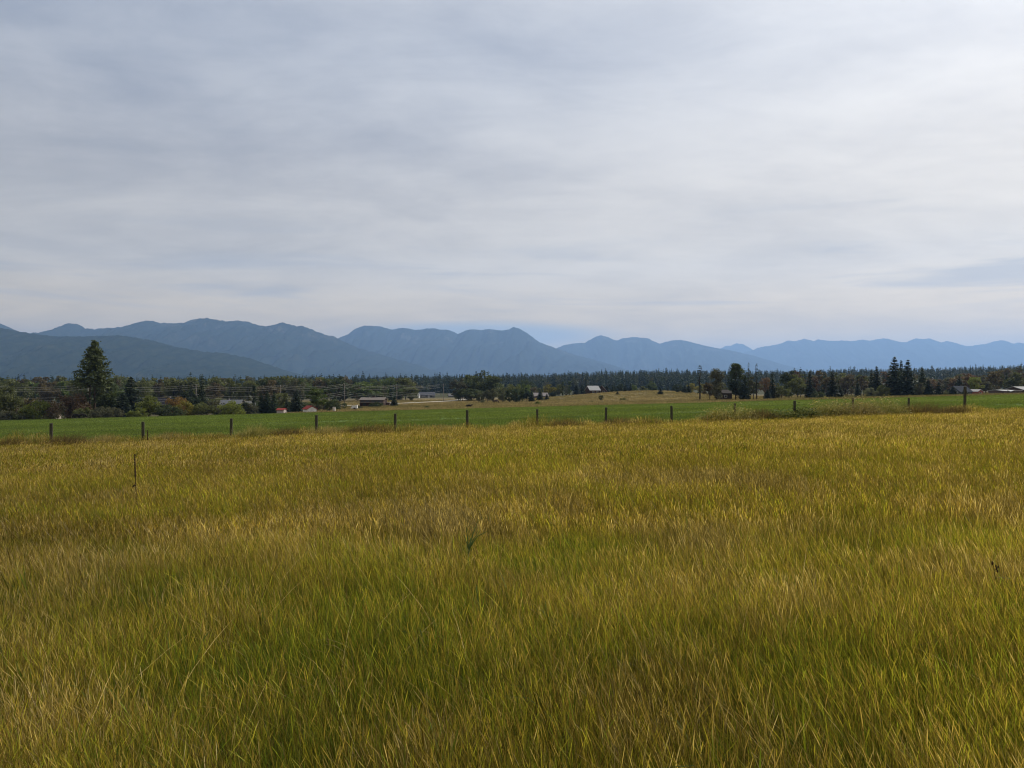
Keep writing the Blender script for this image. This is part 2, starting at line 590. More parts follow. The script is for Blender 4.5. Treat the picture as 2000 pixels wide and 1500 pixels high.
# ------------------------------------------------------------------ mountains
SKYLINE = [(-900, 655), (-600, 640), (-300, 628), (-120, 640), (-40, 622), (0, 632), (10, 636), (25, 643), (40, 648), (58, 650), (78, 650), (100, 645), (118, 637), (130, 632), (142, 631), (155, 634),
    (167, 642), (180, 643), (225, 640), (245, 637), (262, 632), (278, 627), (300, 627), (312, 631), (325, 630), (345, 632), (360, 630), (375, 624), (390, 621.5), (405, 621), (418, 624), (440, 627),
    (465, 626), (485, 629), (505, 635), (520, 638), (530, 636), (540, 633), (553, 629), (565, 633), (580, 638), (593, 637), (605, 642), (620, 648), (632, 653), (650, 656), (670, 658), (680, 653),
    (692, 643), (703, 638), (712, 636), (730, 637), (745, 638), (755, 641), (765, 644), (775, 642), (785, 640.5), (795, 641), (810, 644), (820, 644), (832, 641.5), (848, 641.5), (862, 644), (872, 644),
    (880, 646), (888, 649), (894, 652), (900, 650), (910, 645), (920, 643.5), (935, 644.5), (955, 643), (968, 644), (980, 646), (995, 643), (1003, 638.5), (1015, 642), (1030, 651), (1045, 662), (1055, 669),
    (1075, 676), (1088, 680), (1103, 674), (1120, 671), (1142, 669), (1155, 662), (1165, 657), (1173, 655), (1183, 657), (1195, 662), (1205, 665.5), (1215, 661), (1235, 658), (1265, 660.5), (1278, 667),
    (1288, 671), (1300, 668), (1315, 664.5), (1330, 664), (1345, 667), (1365, 672), (1385, 677), (1410, 680), (1420, 675), (1427, 675), (1437, 671), (1450, 672), (1460, 677), (1471, 683), (1480, 679),
    (1490, 677), (1510, 674.5), (1525, 671), (1537, 665), (1555, 666), (1562, 664), (1571, 661), (1580, 664), (1590, 665.5), (1597, 663), (1605, 664.5), (1628, 666), (1645, 665), (1667, 666), (1685, 662.5),
    (1697, 666), (1710, 663), (1725, 661), (1735, 662), (1750, 666), (1765, 669), (1772, 667), (1787, 661), (1800, 662), (1815, 661), (1825, 664), (1838, 669), (1848, 666), (1865, 669), (1880, 674), (1890, 676),
    (1925, 672), (1940, 667), (1953, 664.5), (1965, 666), (1980, 671), (1990, 669), (2000, 671), (2120, 668), (2300, 676), (2600, 690), (3000, 700)]


def mat_mountain():
    m, g, out = new_mat('forested_mountain')
    geo = g.n('ShaderNodeNewGeometry')
    pos = geo.outputs['Position']
    sp = g.n('ShaderNodeSeparateXYZ')
    g.put(sp.inputs[0], pos)
    n1 = g.noise(pos, 0.0016, 8, 0.62, 0.4)
    n2 = g.noise(pos, 0.012, 6, 0.7)
    n3 = g.noise(pos, 0.05, 3, 0.7)
    col = g.mix(g.step(n2, 0.35, 0.7), (0.012, 0.020, 0.013), (0.030, 0.038, 0.022))
    rock = g.m('MULTIPLY', g.step(n1, 0.56, 0.68), g.step(sp.outputs[2], 350.0, 1100.0))
    rock = g.m('MULTIPLY', rock, g.step(n3, 0.46, 0.62))
    col = g.mix(rock, col, (0.20, 0.18, 0.16))
    meadow = g.m('MULTIPLY', g.step(n1, 0.60, 0.70), 0.5)
    col = g.mix(meadow, col, (0.06, 0.06, 0.035))
    pbr(g, out, col, 0.95, 0.0, bump=n3, bump_d=14.0)
    return m


M_MTN = mat_mountain()


def mountain(label, prof, d, thick_f, thick_b, p0, p1, seed, spur, jag=0.0, step=2.5):
    px = np.arange(p0, p1 + 1, step)
    ks = sorted(prof)
    py = np.interp(px, [k for k, _ in ks], [v for _, v in ks])
    py = py + (vnoise(px / 5.0, px * 0 + seed) - 0.5) * (jag + 0.9) + (vnoise(px / 2.1, px * 0 + seed + 5) - 0.5) * 0.9
    top = EYE - (py - 750) / F * d
    base = -60.0
    ft = np.linspace(0, 1, 34)
    bt = np.linspace(1, 0, 9)[1:]
    rows_y, rows_z, rows_x = [], [], []
    lateral = (px - 1000) / F * d
    for t in np.concatenate([ft, bt + 10]):
        back = t >= 10
        tt = t - 10 if back else t
        y = d - thick_f * (1 - tt) if not back else d + thick_b * (1 - tt)
        x = lateral + (fbm(px * 0 + t * 2.2, px / 60.0, 3, seed) - 0.5) * (1 - tt) * spur * 900
        shp = tt ** 1.12
        s1 = fbm(px / 36.0 + (1 - tt) * 1.9 + 0.6 * np.sin(px / 90.0 + seed) * (1 - tt), px * 0 + tt * 1.4, 4, seed + 3)
        s2 = fbm(px / 14.0 - (1 - tt) * 3.2 * np.sin(px / 55.0 + seed), px * 0 + tt * 3.0, 3, seed + 7)
        s3 = fbm(px / 4.5 - (1 - tt) * 2.0, px * 0 + tt * 6.0, 3, seed + 9)
        rid = 1 - np.abs(2 * s1 - 1)
        rid2 = 1 - np.abs(2 * s2 - 1)
        mod = (rid * 0.72 + rid2 * 0.24 + s3 * 0.07 - 0.80) * spur * 4 * tt * (1 - tt) * 0.72
        z = base + (top - base) * np.clip(shp + mod, 0, 0.995 if tt < 1 else 1)
        lim = EYE + (top - EYE) * (y / d) * 0.985 if not back else None
        if lim is not None and tt < 1:
            z = np.minimum(z, np.maximum(lim, base))
        rows_x.append(x if tt < 1 else lateral)
        rows_y.append(np.full_like(px, y))
        rows_z.append(z)
    o = obj('mountain', grid_mesh('mountain', np.array(rows_x), np.array(rows_y), np.array(rows_z), M_MTN))
    tag(o, label, kind='structure')
    return o


def cut(p0, p1, extra_l=(), extra_r=()):
    return list(extra_l) + [(a, b) for a, b in SKYLINE if p0 <= a <= p1] + list(extra_r)


def build_mountains():
    mountain('far pale blue mountain ridge at the right end of the skyline', cut(1471, 3000, [(1150, 752), (1300, 735), (1400, 705), (1450, 690)]), 25500, 4500, 3000, 1150, 3000, 11, 0.5)
    mountain('small rounded pale blue peak in the notch of the skyline', cut(1410, 1462, [(1250, 750), (1340, 712), (1385, 690)], [(1475, 686), (1500, 697), (1560, 720), (1640, 750)]), 28500, 2500, 2500, 1250, 1640, 12, 0.4)
    mountain('blue mountain with three rounded peaks right of the deep saddle', cut(1088, 1408, [(820, 752), (930, 735), (1010, 712), (1050, 695), (1072, 686)], [(1430, 685), (1470, 694), (1510, 706), (1570, 724), (1650, 752)]), 20000, 4000, 3000, 820, 1650, 13, 0.7)
    mountain('slate blue mountain with a broad flat top and a pointed summit', cut(672, 1087, [(300, 752), (450, 720), (560, 695), (620, 675), (650, 664)], [(1120, 692), (1170, 705), (1230, 724), (1300, 750)]), 15500, 3600, 3000, 300, 1300, 14, 0.9)
    mountain('long dark blue mountain ridge with the highest summit', cut(-900, 650, [], [(672, 668), (700, 680), (760, 697), (820, 714), (870, 730), (930, 752)]), 11500, 3200, 3000, -900, 930, 15, 1.0, 1.2)
    mountain('dark forested foothill sloping down behind the tall pine', [(-900, 700), (-500, 660), (-200, 655), (0, 640), (20, 645), (60, 651), (100, 656), (150, 657), (200, 656), (235, 655), (270, 660), (300, 666), (350, 679), (400, 687),
              (440, 690), (470, 696), (500, 704), (540, 718), (570, 729), (600, 738), (660, 752)], 6800, 2200, 2000, -900, 660, 16, 0.9, 1.4, 2.5)
    mountain('low hazy foothill between the two big mountains', [(480, 752), (560, 736), (620, 729), (680, 725), (720, 724.5), (760, 727), (820, 733), (900, 742), (980, 752)], 9300, 1200, 1200, 480, 980, 17, 0.4, 0.8)


build_mountains()


# ------------------------------------------------------------------ air
def build_haze():
    b = MB()
    b.box(-55000, 55000, -400, 36000, -80, 1800)
    m, g, out = new_mat('haze_air')
    v = g.n('ShaderNodeVolumePrincipled')
    v.inputs['Color'].default_value = (0.345, 0.578, 1.0, 1)
    v.inputs['Density'].default_value = HAZE
    v.inputs['Anisotropy'].default_value = 0.25
    g.t.links.new(v.outputs[0], out.inputs['Volume'])
    o = obj('haze', b.mesh('haze', m))
    tag(o, 'thin blue haze in the air over the valley', kind='stuff')


HAZE = 5.2e-5
build_haze()


# ------------------------------------------------------------------ scattering of uncountable ground cover
def scatter(name, label, variants, P, rot, scl, idx, hue, lum):
    src = bpy.data.collections.new(name + '_source')
    for i, me in enumerate(variants):
        src.objects.link(bpy.data.objects.new('%s_%02d' % (name + '_tuft', i), me))
    n = len(P)
    me = bpy.data.meshes.new(name)
    me.vertices.add(n)
    me.vertices.foreach_set('co', np.asarray(P, np.float32).reshape(-1))
    for an, ty, val, key in (('rot', 'FLOAT_VECTOR', rot, 'vector'), ('scl', 'FLOAT_VECTOR', scl, 'vector'), ('idx', 'INT', idx, 'value'), ('hue', 'FLOAT', hue, 'value'), ('lum', 'FLOAT', lum, 'value')):
        a = me.attributes.new(an, ty, 'POINT')
        a.data.foreach_set(key, np.ascontiguousarray(val, dtype=np.int32 if ty == 'INT' else np.float32).reshape(-1))
    o = obj(name, me)
    ng = bpy.data.node_groups.new(name, 'GeometryNodeTree')
    ng.interface.new_socket('Geometry', in_out='INPUT', socket_type='NodeSocketGeometry')
    ng.interface.new_socket('Geometry', in_out='OUTPUT', socket_type='NodeSocketGeometry')
    N, L = ng.nodes, ng.links
    gi, go = N.new('NodeGroupInput'), N.new('NodeGroupOutput')
    ci = N.new('GeometryNodeCollectionInfo')
    ci.inputs['Collection'].default_value = src
    ci.inputs['Separate Children'].default_value = True
    ci.inputs['Reset Children'].default_value = True
    iop = N.new('GeometryNodeInstanceOnPoints')
    iop.inputs['Pick Instance'].default_value = True
    L.new(gi.outputs[0], iop.inputs['Points'])
    L.new(ci.outputs[0], iop.inputs['Instance'])
    for an, ty, sock in (('rot', 'FLOAT_VECTOR', 'Rotation'), ('scl', 'FLOAT_VECTOR', 'Scale'), ('idx', 'INT', 'Instance Index')):
        na = N.new('GeometryNodeInputNamedAttribute')
        na.data_type = ty
        na.inputs['Name'].default_value = an
        L.new(na.outputs['Attribute'], iop.inputs[sock])
    L.new(iop.outputs[0], go.inputs[0])
    md = o.modifiers.new('scatter', 'NODES')
    md.node_group = ng
    tag(o, label, kind='stuff')
    return o


def blade(b, x, y, h, w, lean, ang, seg, tone, face, kink=0.0):
    dx, dy = math.cos(ang), math.sin(ang)
    fx, fy = math.cos(face) * 0.5, math.sin(face) * 0.5
    vs, fs = [], []
    for k in range(seg):
        t = k / seg
        q = lean * h * (t ** 1.8) + kink * h * max(0, t - 0.55)
        z = h * t * (1 - 0.22 * lean * t)
        ww = w * (1 - 0.75 * t ** 1.6) * (0.6 + 0.4 * min(1, t * 4))
        vs += [(x + dx * q - fx * ww, y + dy * q - fy * ww, z), (x + dx * q + fx * ww, y + dy * q + fy * ww, z)]
    q = lean * h + kink * h * 0.45
    vs.append((x + dx * q, y + dy * q, h * (1 - 0.22 * lean) - abs(kink) * 0.2 * h))
    for k in range(seg - 1):
        fs.append((2 * k, 2 * k + 1, 2 * k + 3, 2 * k + 2))
    fs.append((2 * seg - 2, 2 * seg - 1, 2 * seg))
    b.add(vs, fs, tone)


def stem(b, x, y, h, w, lean, ang, tone, R, head=0.07):
    """thin flowering stem with a narrow seed head"""
    dx, dy = math.cos(ang), math.sin(ang)
    face = R.uniform(0, math.pi)
    fx, fy = math.cos(face) * 0.5, math.sin(face) * 0.5
    pr = [(0, w), (0.5, w * 0.8), (1 - head / h, w * 0.7), (1 - 0.6 * head / h, w * 2.6), (1 - 0.2 * head / h, w * 1.8)]
    vs, fs = [], []
    for t, ww in pr:
        q = lean * h * t * t
        vs += [(x + dx * q - fx * ww, y + dy * q - fy * ww, h * t), (x + dx * q + fx * ww, y + dy * q + fy * ww, h * t)]
    vs.append((x + dx * lean * h, y + dy * lean * h, h))
    for k in range(len(pr) - 1):
        fs.append((2 * k, 2 * k + 1, 2 * k + 3, 2 * k + 2))
    fs.append((2 * len(pr) - 2, 2 * len(pr) - 1, 2 * len(pr)))
    b.add(vs, fs, tone)


def tuft(seed, n, h0, h1, w0, w1, r, seg, stems=0, lean=0.35, mat=None, wind=0.10):
    R = random.Random(seed)
    b = MB()
    for _ in range(n):
        a, q = R.uniform(0, 6.283), r * math.sqrt(R.random())
        ang = R.uniform(0, 6.283)
        ln = abs(R.gauss(0, lean))
        # the prevailing wind has laid the blades over towards -x
        lx, ly = ln * math.cos(ang) - wind, ln * math.sin(ang)
        blade(b, q * math.cos(a), q * math.sin(a), R.uniform(h0, h1), R.uniform(w0, w1), math.hypot(lx, ly), math.atan2(ly, lx), seg, R.random() * 0.9,
              R.uniform(0, math.pi), R.choice([0, 0, 0, 0.5, -0.3, 0.9]) * R.random())
    for _ in range(stems):
        a, q = R.uniform(0, 6.283), r * math.sqrt(R.random())
        lx, ly = R.gauss(-wind * 1.3, 0.16), R.gauss(0, 0.14)
        stem(b, q * math.cos(a), q * math.sin(a), h1 * R.uniform(0.95, 1.25), w0 * 0.55, math.hypot(lx, ly), math.atan2(ly, lx), R.uniform(0.45, 0.98), R, R.uniform(0.05, 0.10))
    return b.mesh('grass_tuft', mat)


def meadow():
    V = []
    for s in range(8):
        V.append(tuft(100 + s, 86, 0.12, 0.36, 0.0020, 0.0052, 0.13, 4, 5, 0.22, M_GRASS, 0.05))   # leafy, close up
    for s in range(6):
        V.append(tuft(200 + s, 78, 0.12, 0.35, 0.0018, 0.0040, 0.14, 3, 18, 0.19, M_GRASS, 0.07))  # stemmy, close up
    for s in range(6):
        V.append(tuft(300 + s, 58, 0.16, 0.39, 0.0036, 0.0070, 0.15, 2, 10, 0.17, M_GRASS, 0.05))     # further off
    for s in range(6):
        V.append(tuft(400 + s, 58, 0.20, 0.42, 0.0065, 0.0115, 0.22, 2, 10, 0.16, M_GRASS, 0.03))     # far half of the meadow
    V.append(tuft(500, 7, 0.35, 0.55, 0.005, 0.008, 0.10, 5, 0, 0.80, M_GRASS, 0.1))               # long arching straws
    V.append(tuft(501, 12, 0.28, 0.47, 0.010, 0.016, 0.05, 5, 0, 0.28, M_GRASS, 0.0))              # broad bright leaves
    pts = []
    for (d0, d1, dens) in ((0.7, 5.0, 260), (5.0, 10.0, 170), (10, 20, 95), (20, 62, 32)):
        half = 0.95 * d1 + 3
        n = int(2 * half * (d1 - d0) * dens)
        x = RNG.uniform(-half, half, n)
        y = RNG.uniform(d0, d1, n)
        ok = (np.abs(x) < 0.86 * y + 2.5) & (y < fence_y(x) + 0.6 + RNG.normal(0, 0.35, n))
        pts.append(np.stack([x[ok], y[ok]], 1))
    XY = np.concatenate(pts)
    x, y = XY[:, 0], XY[:, 1]
    n = len(x)
    z = ground_z(x, y)
    d = y
    big = fbm(x / 7.0, y / 10.0, 3, 11)
    med = fbm(x / 1.6, y / 2.2, 3, 12)
    sml = fbm(x / 0.45, y / 0.45, 2, 13)
    hue = 0.395 + (big - 0.5) * 0.20 + (med - 0.5) * 0.28 + (sml - 0.5) * 0.45 + RNG.normal(0, 0.11, n)
    hue += np.clip((d - 6) / 26, 0, 1) * 0.05 - np.clip((5.5 - d) / 4, 0, 1) * 0.02

    def spot(px, py, rx, ry):
        """patch of the meadow seen around that bearing"""
        k = 0.0255 * (px - 1000) / F - 0.024 + (py - 750) / F
        yy = 1.28 / k
        xx = (px - 1000) / F * yy
        return np.exp(-(((x - xx) / rx) ** 2 + ((y - yy) / ry) ** 2))
    brown = spot(850, 1000, 1.0, 1.1) + spot(1440, 925, 1.1, 1.6) + spot(700, 960, 1.6, 1.6) * 0.5 + spot(1330, 1030, 0.7, 0.7) * 0.6 + spot(240, 1110, 0.5, 0.4) * 0.5
    straw = spot(1140, 915, 1.5, 1.4) + spot(60, 1020, 0.7, 0.7) * 0.6 + spot(120, 960, 1.0, 1.2) * 0.5 + spot(330, 870, 5.0, 4.0) * 0.5
    green = spot(430, 990, 0.9, 0.7) + spot(540, 1250, 0.5, 0.4) * 0.7 + spot(280, 1130, 0.5, 0.5) * 0.7 + spot(700, 1150, 0.8, 0.7) * 0.5 + spot(1100, 1180, 1.2, 0.7) * 0.4 + spot(1900, 1300, 0.8, 0.8) * 0.5
    # scattered stands of red-brown seeding grass
    stand = np.clip((fbm(x / 0.8, y / 1.0, 3, 23) - 0.56) / 0.10, 0, 1) * np.clip((fbm(x / 4.0, y / 5.0, 2, 27) - 0.40) / 0.2, 0, 1)
    hue = hue * (1 - 0.7 * stand) + 0.64 * 0.7 * stand
    brown = brown + 0.7 * stand
    hue = hue + (brown - 0.7 * stand) * 0.22 + straw * 0.20 - green * 0.22
    hue = np.clip(hue, 0.05, 0.95)
    lum = np.clip(0.92 + (fbm(x / 2.5, y / 2.5, 3, 15) - 0.5) * 0.6 + RNG.normal(0, 0.08, n), 0.55, 1.35) * (1 - 0.28 * brown)
    leafy = fbm(x / 1.1, y / 1.1, 3, 16) + RNG.normal(0, 0.10, n)
    idx = np.where(d < 8.0, np.where(leafy > 0.45, RNG.integers(0, 8, n), RNG.integers(8, 14, n)),
                   np.where(d < 17, RNG.integers(14, 20, n), RNG.integers(20, 26, n)))
    rare = RNG.random(n)
    idx = np.where((rare < 0.008) & (d < 14), 26, idx)
    idx = np.where((rare > 0.991) & (d < 12), 27, idx)
    hue = np.where(idx == 26, 0.97, hue)
    hue = np.where(idx == 27, np.clip(hue - 0.18, 0.05, 0.4), hue)
    fo = y - fence_y(x)                       # distance to the fence: coarse uncut margin along it, grazed thin just before
    edge = np.exp(-((fo + 0.2) / 0.75) ** 2)
    thin = np.exp(-((fo + 3.2) / 1.5) ** 2)
    hgt = (0.78 + 0.42 * fbm(x / 1.9, y / 1.9, 3, 14) + RNG.normal(0, 0.06, n)) * (1 - 0.55 * thin)
    hgt = np.where(edge > 0.3, hgt * (0.85 + 1.1 * edge * np.clip(fbm(x / 1.8, y / 1.8, 2, 19) * 1.6 - 0.35, 0, 1)), hgt)
    hue = np.where(edge > 0.3, np.clip(hue + RNG.normal(0.10, 0.2, n), 0.05, 0.97), hue)
    lum = lum * (1 - 0.25 * edge)
    rot = np.stack([RNG.normal(0, 0.07, n), RNG.normal(-0.03, 0.09, n) - 0.22 * np.clip(fbm(x / 2.1, y / 2.1, 2, 18) - 0.55, 0, 1) * 2, RNG.uniform(-0.9, 0.9, n)], 1)
    wid = RNG.uniform(0.9, 1.2, n)
    scl = np.stack([wid, wid, hgt], 1)
    scatter('meadow_grass', 'tall uncut meadow grass, green to golden with straw seed heads', V, np.stack([x, y, z - 0.01], 1), rot, scl, idx, hue, lum)


def crop():
    V = [tuft(600 + s, 46, 0.07, 0.17, 0.012, 0.022, 0.34, 2, 0, 0.35, M_CROP, 0.02) for s in range(5)]
    V += [tuft(620 + s, 46, 0.09, 0.19, 0.03, 0.05, 0.75, 1, 0, 0.3, M_CROP, 0.02) for s in range(5)]
    pts = []
    for (y0, y1, dens) in ((20, 75, 5.0), (75, 120, 2.2), (120, EDGE - 0.5, 1.1)):
        half = 0.86 * y1 + 6
        n = int(2 * half * (y1 - y0) * dens)
        x = RNG.uniform(-half, half, n)
        y = RNG.uniform(y0, y1, n)
        ok = (np.abs(x) < 0.86 * y + 6) & (y > fence_y(x) + 0.9)
        pts.append(np.stack([x[ok], y[ok]], 1))
    XY = np.concatenate(pts)
    x, y = XY[:, 0], XY[:, 1]
    n = len(x)
    # faint swaths along the mowing direction
    s = (y - 0.2329 * x)
    row = 0.5 + 0.5 * np.sin(s / 1.9) * 0.4 + (vnoise(s / 5.0, x / 90.0, 3) - 0.5) * 1.2
    hue = np.clip(0.34 + (fbm(x / 25, y / 25, 3, 31) - 0.5) * 0.4 + (row - 0.5) * 0.28 + RNG.normal(0, 0.07, n), 0.02, 0.9)
    hue += 0.18 * np.exp(-((y - fence_y(x) - 1.5) / 2.0) ** 2)
    idx = np.where(y < 85, RNG.integers(0, 5, n), RNG.integers(5, 10, n))
    sc = RNG.uniform(0.85, 1.15, n)
    scl = np.stack([sc, sc, sc * (0.8 + 0.5 * fbm(x / 6, y / 6, 2, 33))], 1)
    rot = np.stack([RNG.normal(0, 0.06, n), RNG.normal(0, 0.06, n), RNG.uniform(0, 6.28, n)], 1)
    lum = np.clip(1.0 + (fbm(x / 9, y / 14, 3, 35) - 0.5) * 0.5, 0.6, 1.4)
    scatter('crop_grass', 'short dense green crop covering the field beyond the fence', V, np.stack([x, y, ground_z(x, y) - 0.01], 1), rot, scl, idx, hue, lum)


def dry_grass():
    V = [tuft(700 + s, 40, 0.12, 0.5, 0.05, 0.10, 1.0, 1, 0, 0.35, M_DRY, 0.03) for s in range(6)]
    n = 52000
    px = RNG.uniform(560, 2200, n)
    y = 216 + (480 - 216) * RNG.random(n) ** 1.3
    x = (px - 1000) / F * y
    hue = np.clip(0.52 + (fbm(x / 30, y / 20, 3, 41) - 0.5) * 0.9 + RNG.normal(0, 0.1, n) - np.clip((px - 1450) / 200, 0, 1) * 0.28 - np.exp(-((y - 216) / 4) ** 2) * 0.15, 0, 1)
    sc = RNG.uniform(0.7, 1.3, n)
    dist = np.full(n, 99.0)
    for q in ROAD[0]:
        dist = np.minimum(dist, np.hypot(x - q[0], y - q[1]))
    keep = dist > 4.2
    x, y, hue, sc = x[keep], y[keep], hue[keep], sc[keep]
    n = len(x)
    scl = np.stack([sc, sc, sc], 1)
    rot = np.stack([RNG.normal(0, 0.08, n), RNG.normal(0, 0.08, n), RNG.uniform(0, 6.28, n)], 1)
    scatter('dry_grass', 'dry tan pasture grass on the knoll and along the far field edge', V, np.stack([x, y, land_z(x, y) - 0.02], 1), rot, scl, RNG.integers(0, 6, n), hue, RNG.uniform(0.8, 1.15, n))


meadow()
crop()
dry_grass()


# ------------------------------------------------------------------ trees
def leaves(C, size, tone, R, flat=0.0, aspect=0.62):
    """one small rhombic leaf spray per centre"""
    n = len(C)
    a = R.normal(size=(n, 3))
    a /= np.linalg.norm(a, axis=1)[:, None]
    b = R.normal(size=(n, 3))
    if flat:
        a[:, 2] *= (1 - flat)
        b[:, 2] *= (1 - flat)
    b -= a * (a * b).sum(1)[:, None]
    b /= np.linalg.norm(b, axis=1)[:, None] + 1e-9
    s = np.asarray(size)[:, None]
    V = np.stack([C - a * s, C + b * s * aspect, C + a * s, C - b * s * aspect], 1).reshape(-1, 3)
    Fc = np.arange(4 * n).reshape(n, 4)
    return V, Fc, np.repeat(tone, 4)


def crown_mesh(name, parts, mat):
    V = np.concatenate([p[0] for p in parts])
    off, Fs = 0, []
    for p in parts:
        Fs.append(p[1] + off)
        off += len(p[0])
    T = np.concatenate([p[2] for p in parts])
    return mesh_of(name, V, np.concatenate(Fs), mat, T)


def conifer(seed, r=0.18, base=0.06, levels=34, per=9, n_sp=9, droop=0.35, power=0.85, ragged=0.25, size=0.030, mat=None, rnd_top=0.0):
    """unit-high conifer: whorls of drooping branches carrying needle sprays"""
    R = np.random.default_rng(seed)
    C, S, T = [], [], []
    for i in range(levels):
        t = (i + R.uniform(-0.4, 0.4)) / (levels - 1)
        t = min(max(t, 0), 1)
        z0 = base + (1 - base) * t
        if rnd_top:
            env = r * math.sqrt(max(0.02, 1 - max(0, (t - 0.35) / 0.66) ** 2)) * (0.55 + 0.45 * min(1, t * 3.0))
        else:
            env = r * ((1 - t) ** power + 0.03) * (0.75 + 0.25 * min(1, t * 8))
        k = max(3, int(per * (0.45 + 0.55 * (1 - t))))
        a0 = R.uniform(0, 6.28)
        for j in range(k):
            a = a0 + 6.283 * j / k + R.normal(0, 0.3)
            L = env * (1 - ragged * R.random()) * (1.0 + 0.18 * R.random())
            tn = R.random()
            m = max(2, int(n_sp * (0.35 + 0.65 * L / r)))
            for q in range(m):
                u = (q + R.random()) / m
                u = u ** 0.8
                rr = L * u
                C.append((rr * math.cos(a) + R.normal(0, 0.007), rr * math.sin(a) + R.normal(0, 0.007), z0 - droop * rr * u + 0.10 * rr + R.normal(0, 0.006)))
                S.append(size * (0.55 + 0.6 * L / r) * R.uniform(0.7, 1.25))
                T.append(np.clip(tn * 0.6 + 0.4 * R.random(), 0, 1))
    C = np.array(C)
    return crown_mesh('crown', [leaves(C, np.array(S), np.array(T), R, 0.45)], mat or M_NEEDLE)


def broadleaf(seed, w=0.4, base=0.12, blobs=22, per=110, size=0.020, shape='round', blob_r=0.30, gap=0.0, mat=None):
    """unit-high broad-leaved crown made of many leaf sprays gathered on boughs"""
    R = np.random.default_rng(seed)
    C, S, T = [], [], []
    h = 1 - base
    cs = []
    for k in range(blobs):
        for _ in range(30):
            p = R.uniform(-1, 1, 3)
            if np.linalg.norm(p) < 1:
                break
        if shape == 'round':
            q = p * np.array([w, w, h / 2])
            q[2] += base + h / 2
        elif shape == 'dome':
            q = p * np.array([w, w, h * 0.5])
            q[2] = base + h * 0.42 + q[2] * 0.9
            q[:2] *= 1.08 - 0.35 * max(0, (q[2] - base) / h - 0.5)
        elif shape == 'vase':
            z = R.random() ** 0.7
            ww = w * (0.42 + 0.75 * z) * math.sqrt(max(0.04, 1.02 - z ** 4))
            q = np.array([p[0] * ww, p[1] * ww, base + h * 0.93 * z])
        else:                                  # column
            z = R.random()
            ww = w * (math.sin(math.pi * min(0.98, 0.12 + 0.86 * z)) ** 0.5)
            q = np.array([p[0] * ww * 0.6, p[1] * ww * 0.6, base + h * z])
        cs.append(q)
    for q in cs:
        if R.random() < gap:
            continue
        br = blob_r * w * R.uniform(0.7, 1.3)
        n = int(per * R.uniform(0.7, 1.3))
        v = R.normal(size=(n, 3))
        v /= np.linalg.norm(v, axis=1)[:, None]
        v *= (R.random((n, 1)) ** 0.45) * br
        v[:, 2] *= 0.8
        P = q + v
        keep = (P[:, 2] > base * 0.4)
        P = P[keep]
        zs = np.minimum(P[:, 2], 1.0 - R.random(len(P)) * 0.02)
        P[:, 2] = zs
        C.append(P)
        S.append(size * R.uniform(0.6, 1.3, len(P)))
        T.append(np.clip(R.random() * 0.55 + R.random(len(P)) * 0.45, 0, 1))
    C = np.concatenate(C)
    kz = 1.0 / np.percentile(C[:, 2], 99.3)
    C[:, 2] *= kz
    cs = [np.array([q[0], q[1], min(q[2] * kz, 0.93)]) for q in cs]
    return crown_mesh('crown', [leaves(C, np.concatenate(S), np.concatenate(T), R)], mat or M_FOL), cs


def trunk_mesh(seed, r0, top=0.9, limbs=None, base=0.12, n=6):
    R = random.Random(seed)
    b = MB()
    pts = [(R.uniform(-1, 1) * 0.006 * k, R.uniform(-1, 1) * 0.006 * k, -0.02 + (top + 0.02) * k / 5) for k in range(6)]
    b.tube(pts, [r0 * (1 - 0.82 * k / 5) for k in range(6)], n)
    for q in (limbs or [])[:12]:
        z = max(base * 0.9, q[2] * R.uniform(0.35, 0.6))
        f = z / top
        p0 = (0, 0, z)
        p1 = (q[0] * 0.45, q[1] * 0.45, z + (q[2] - z) * 0.55)
        b.tube([p0, p1, tuple(q)], [r0 * 0.5 * (1 - f * 0.6), r0 * 0.32, r0 * 0.10], 4, cap=False)
    return b.mesh('trunk', M_BARK, True)


KIND = {}


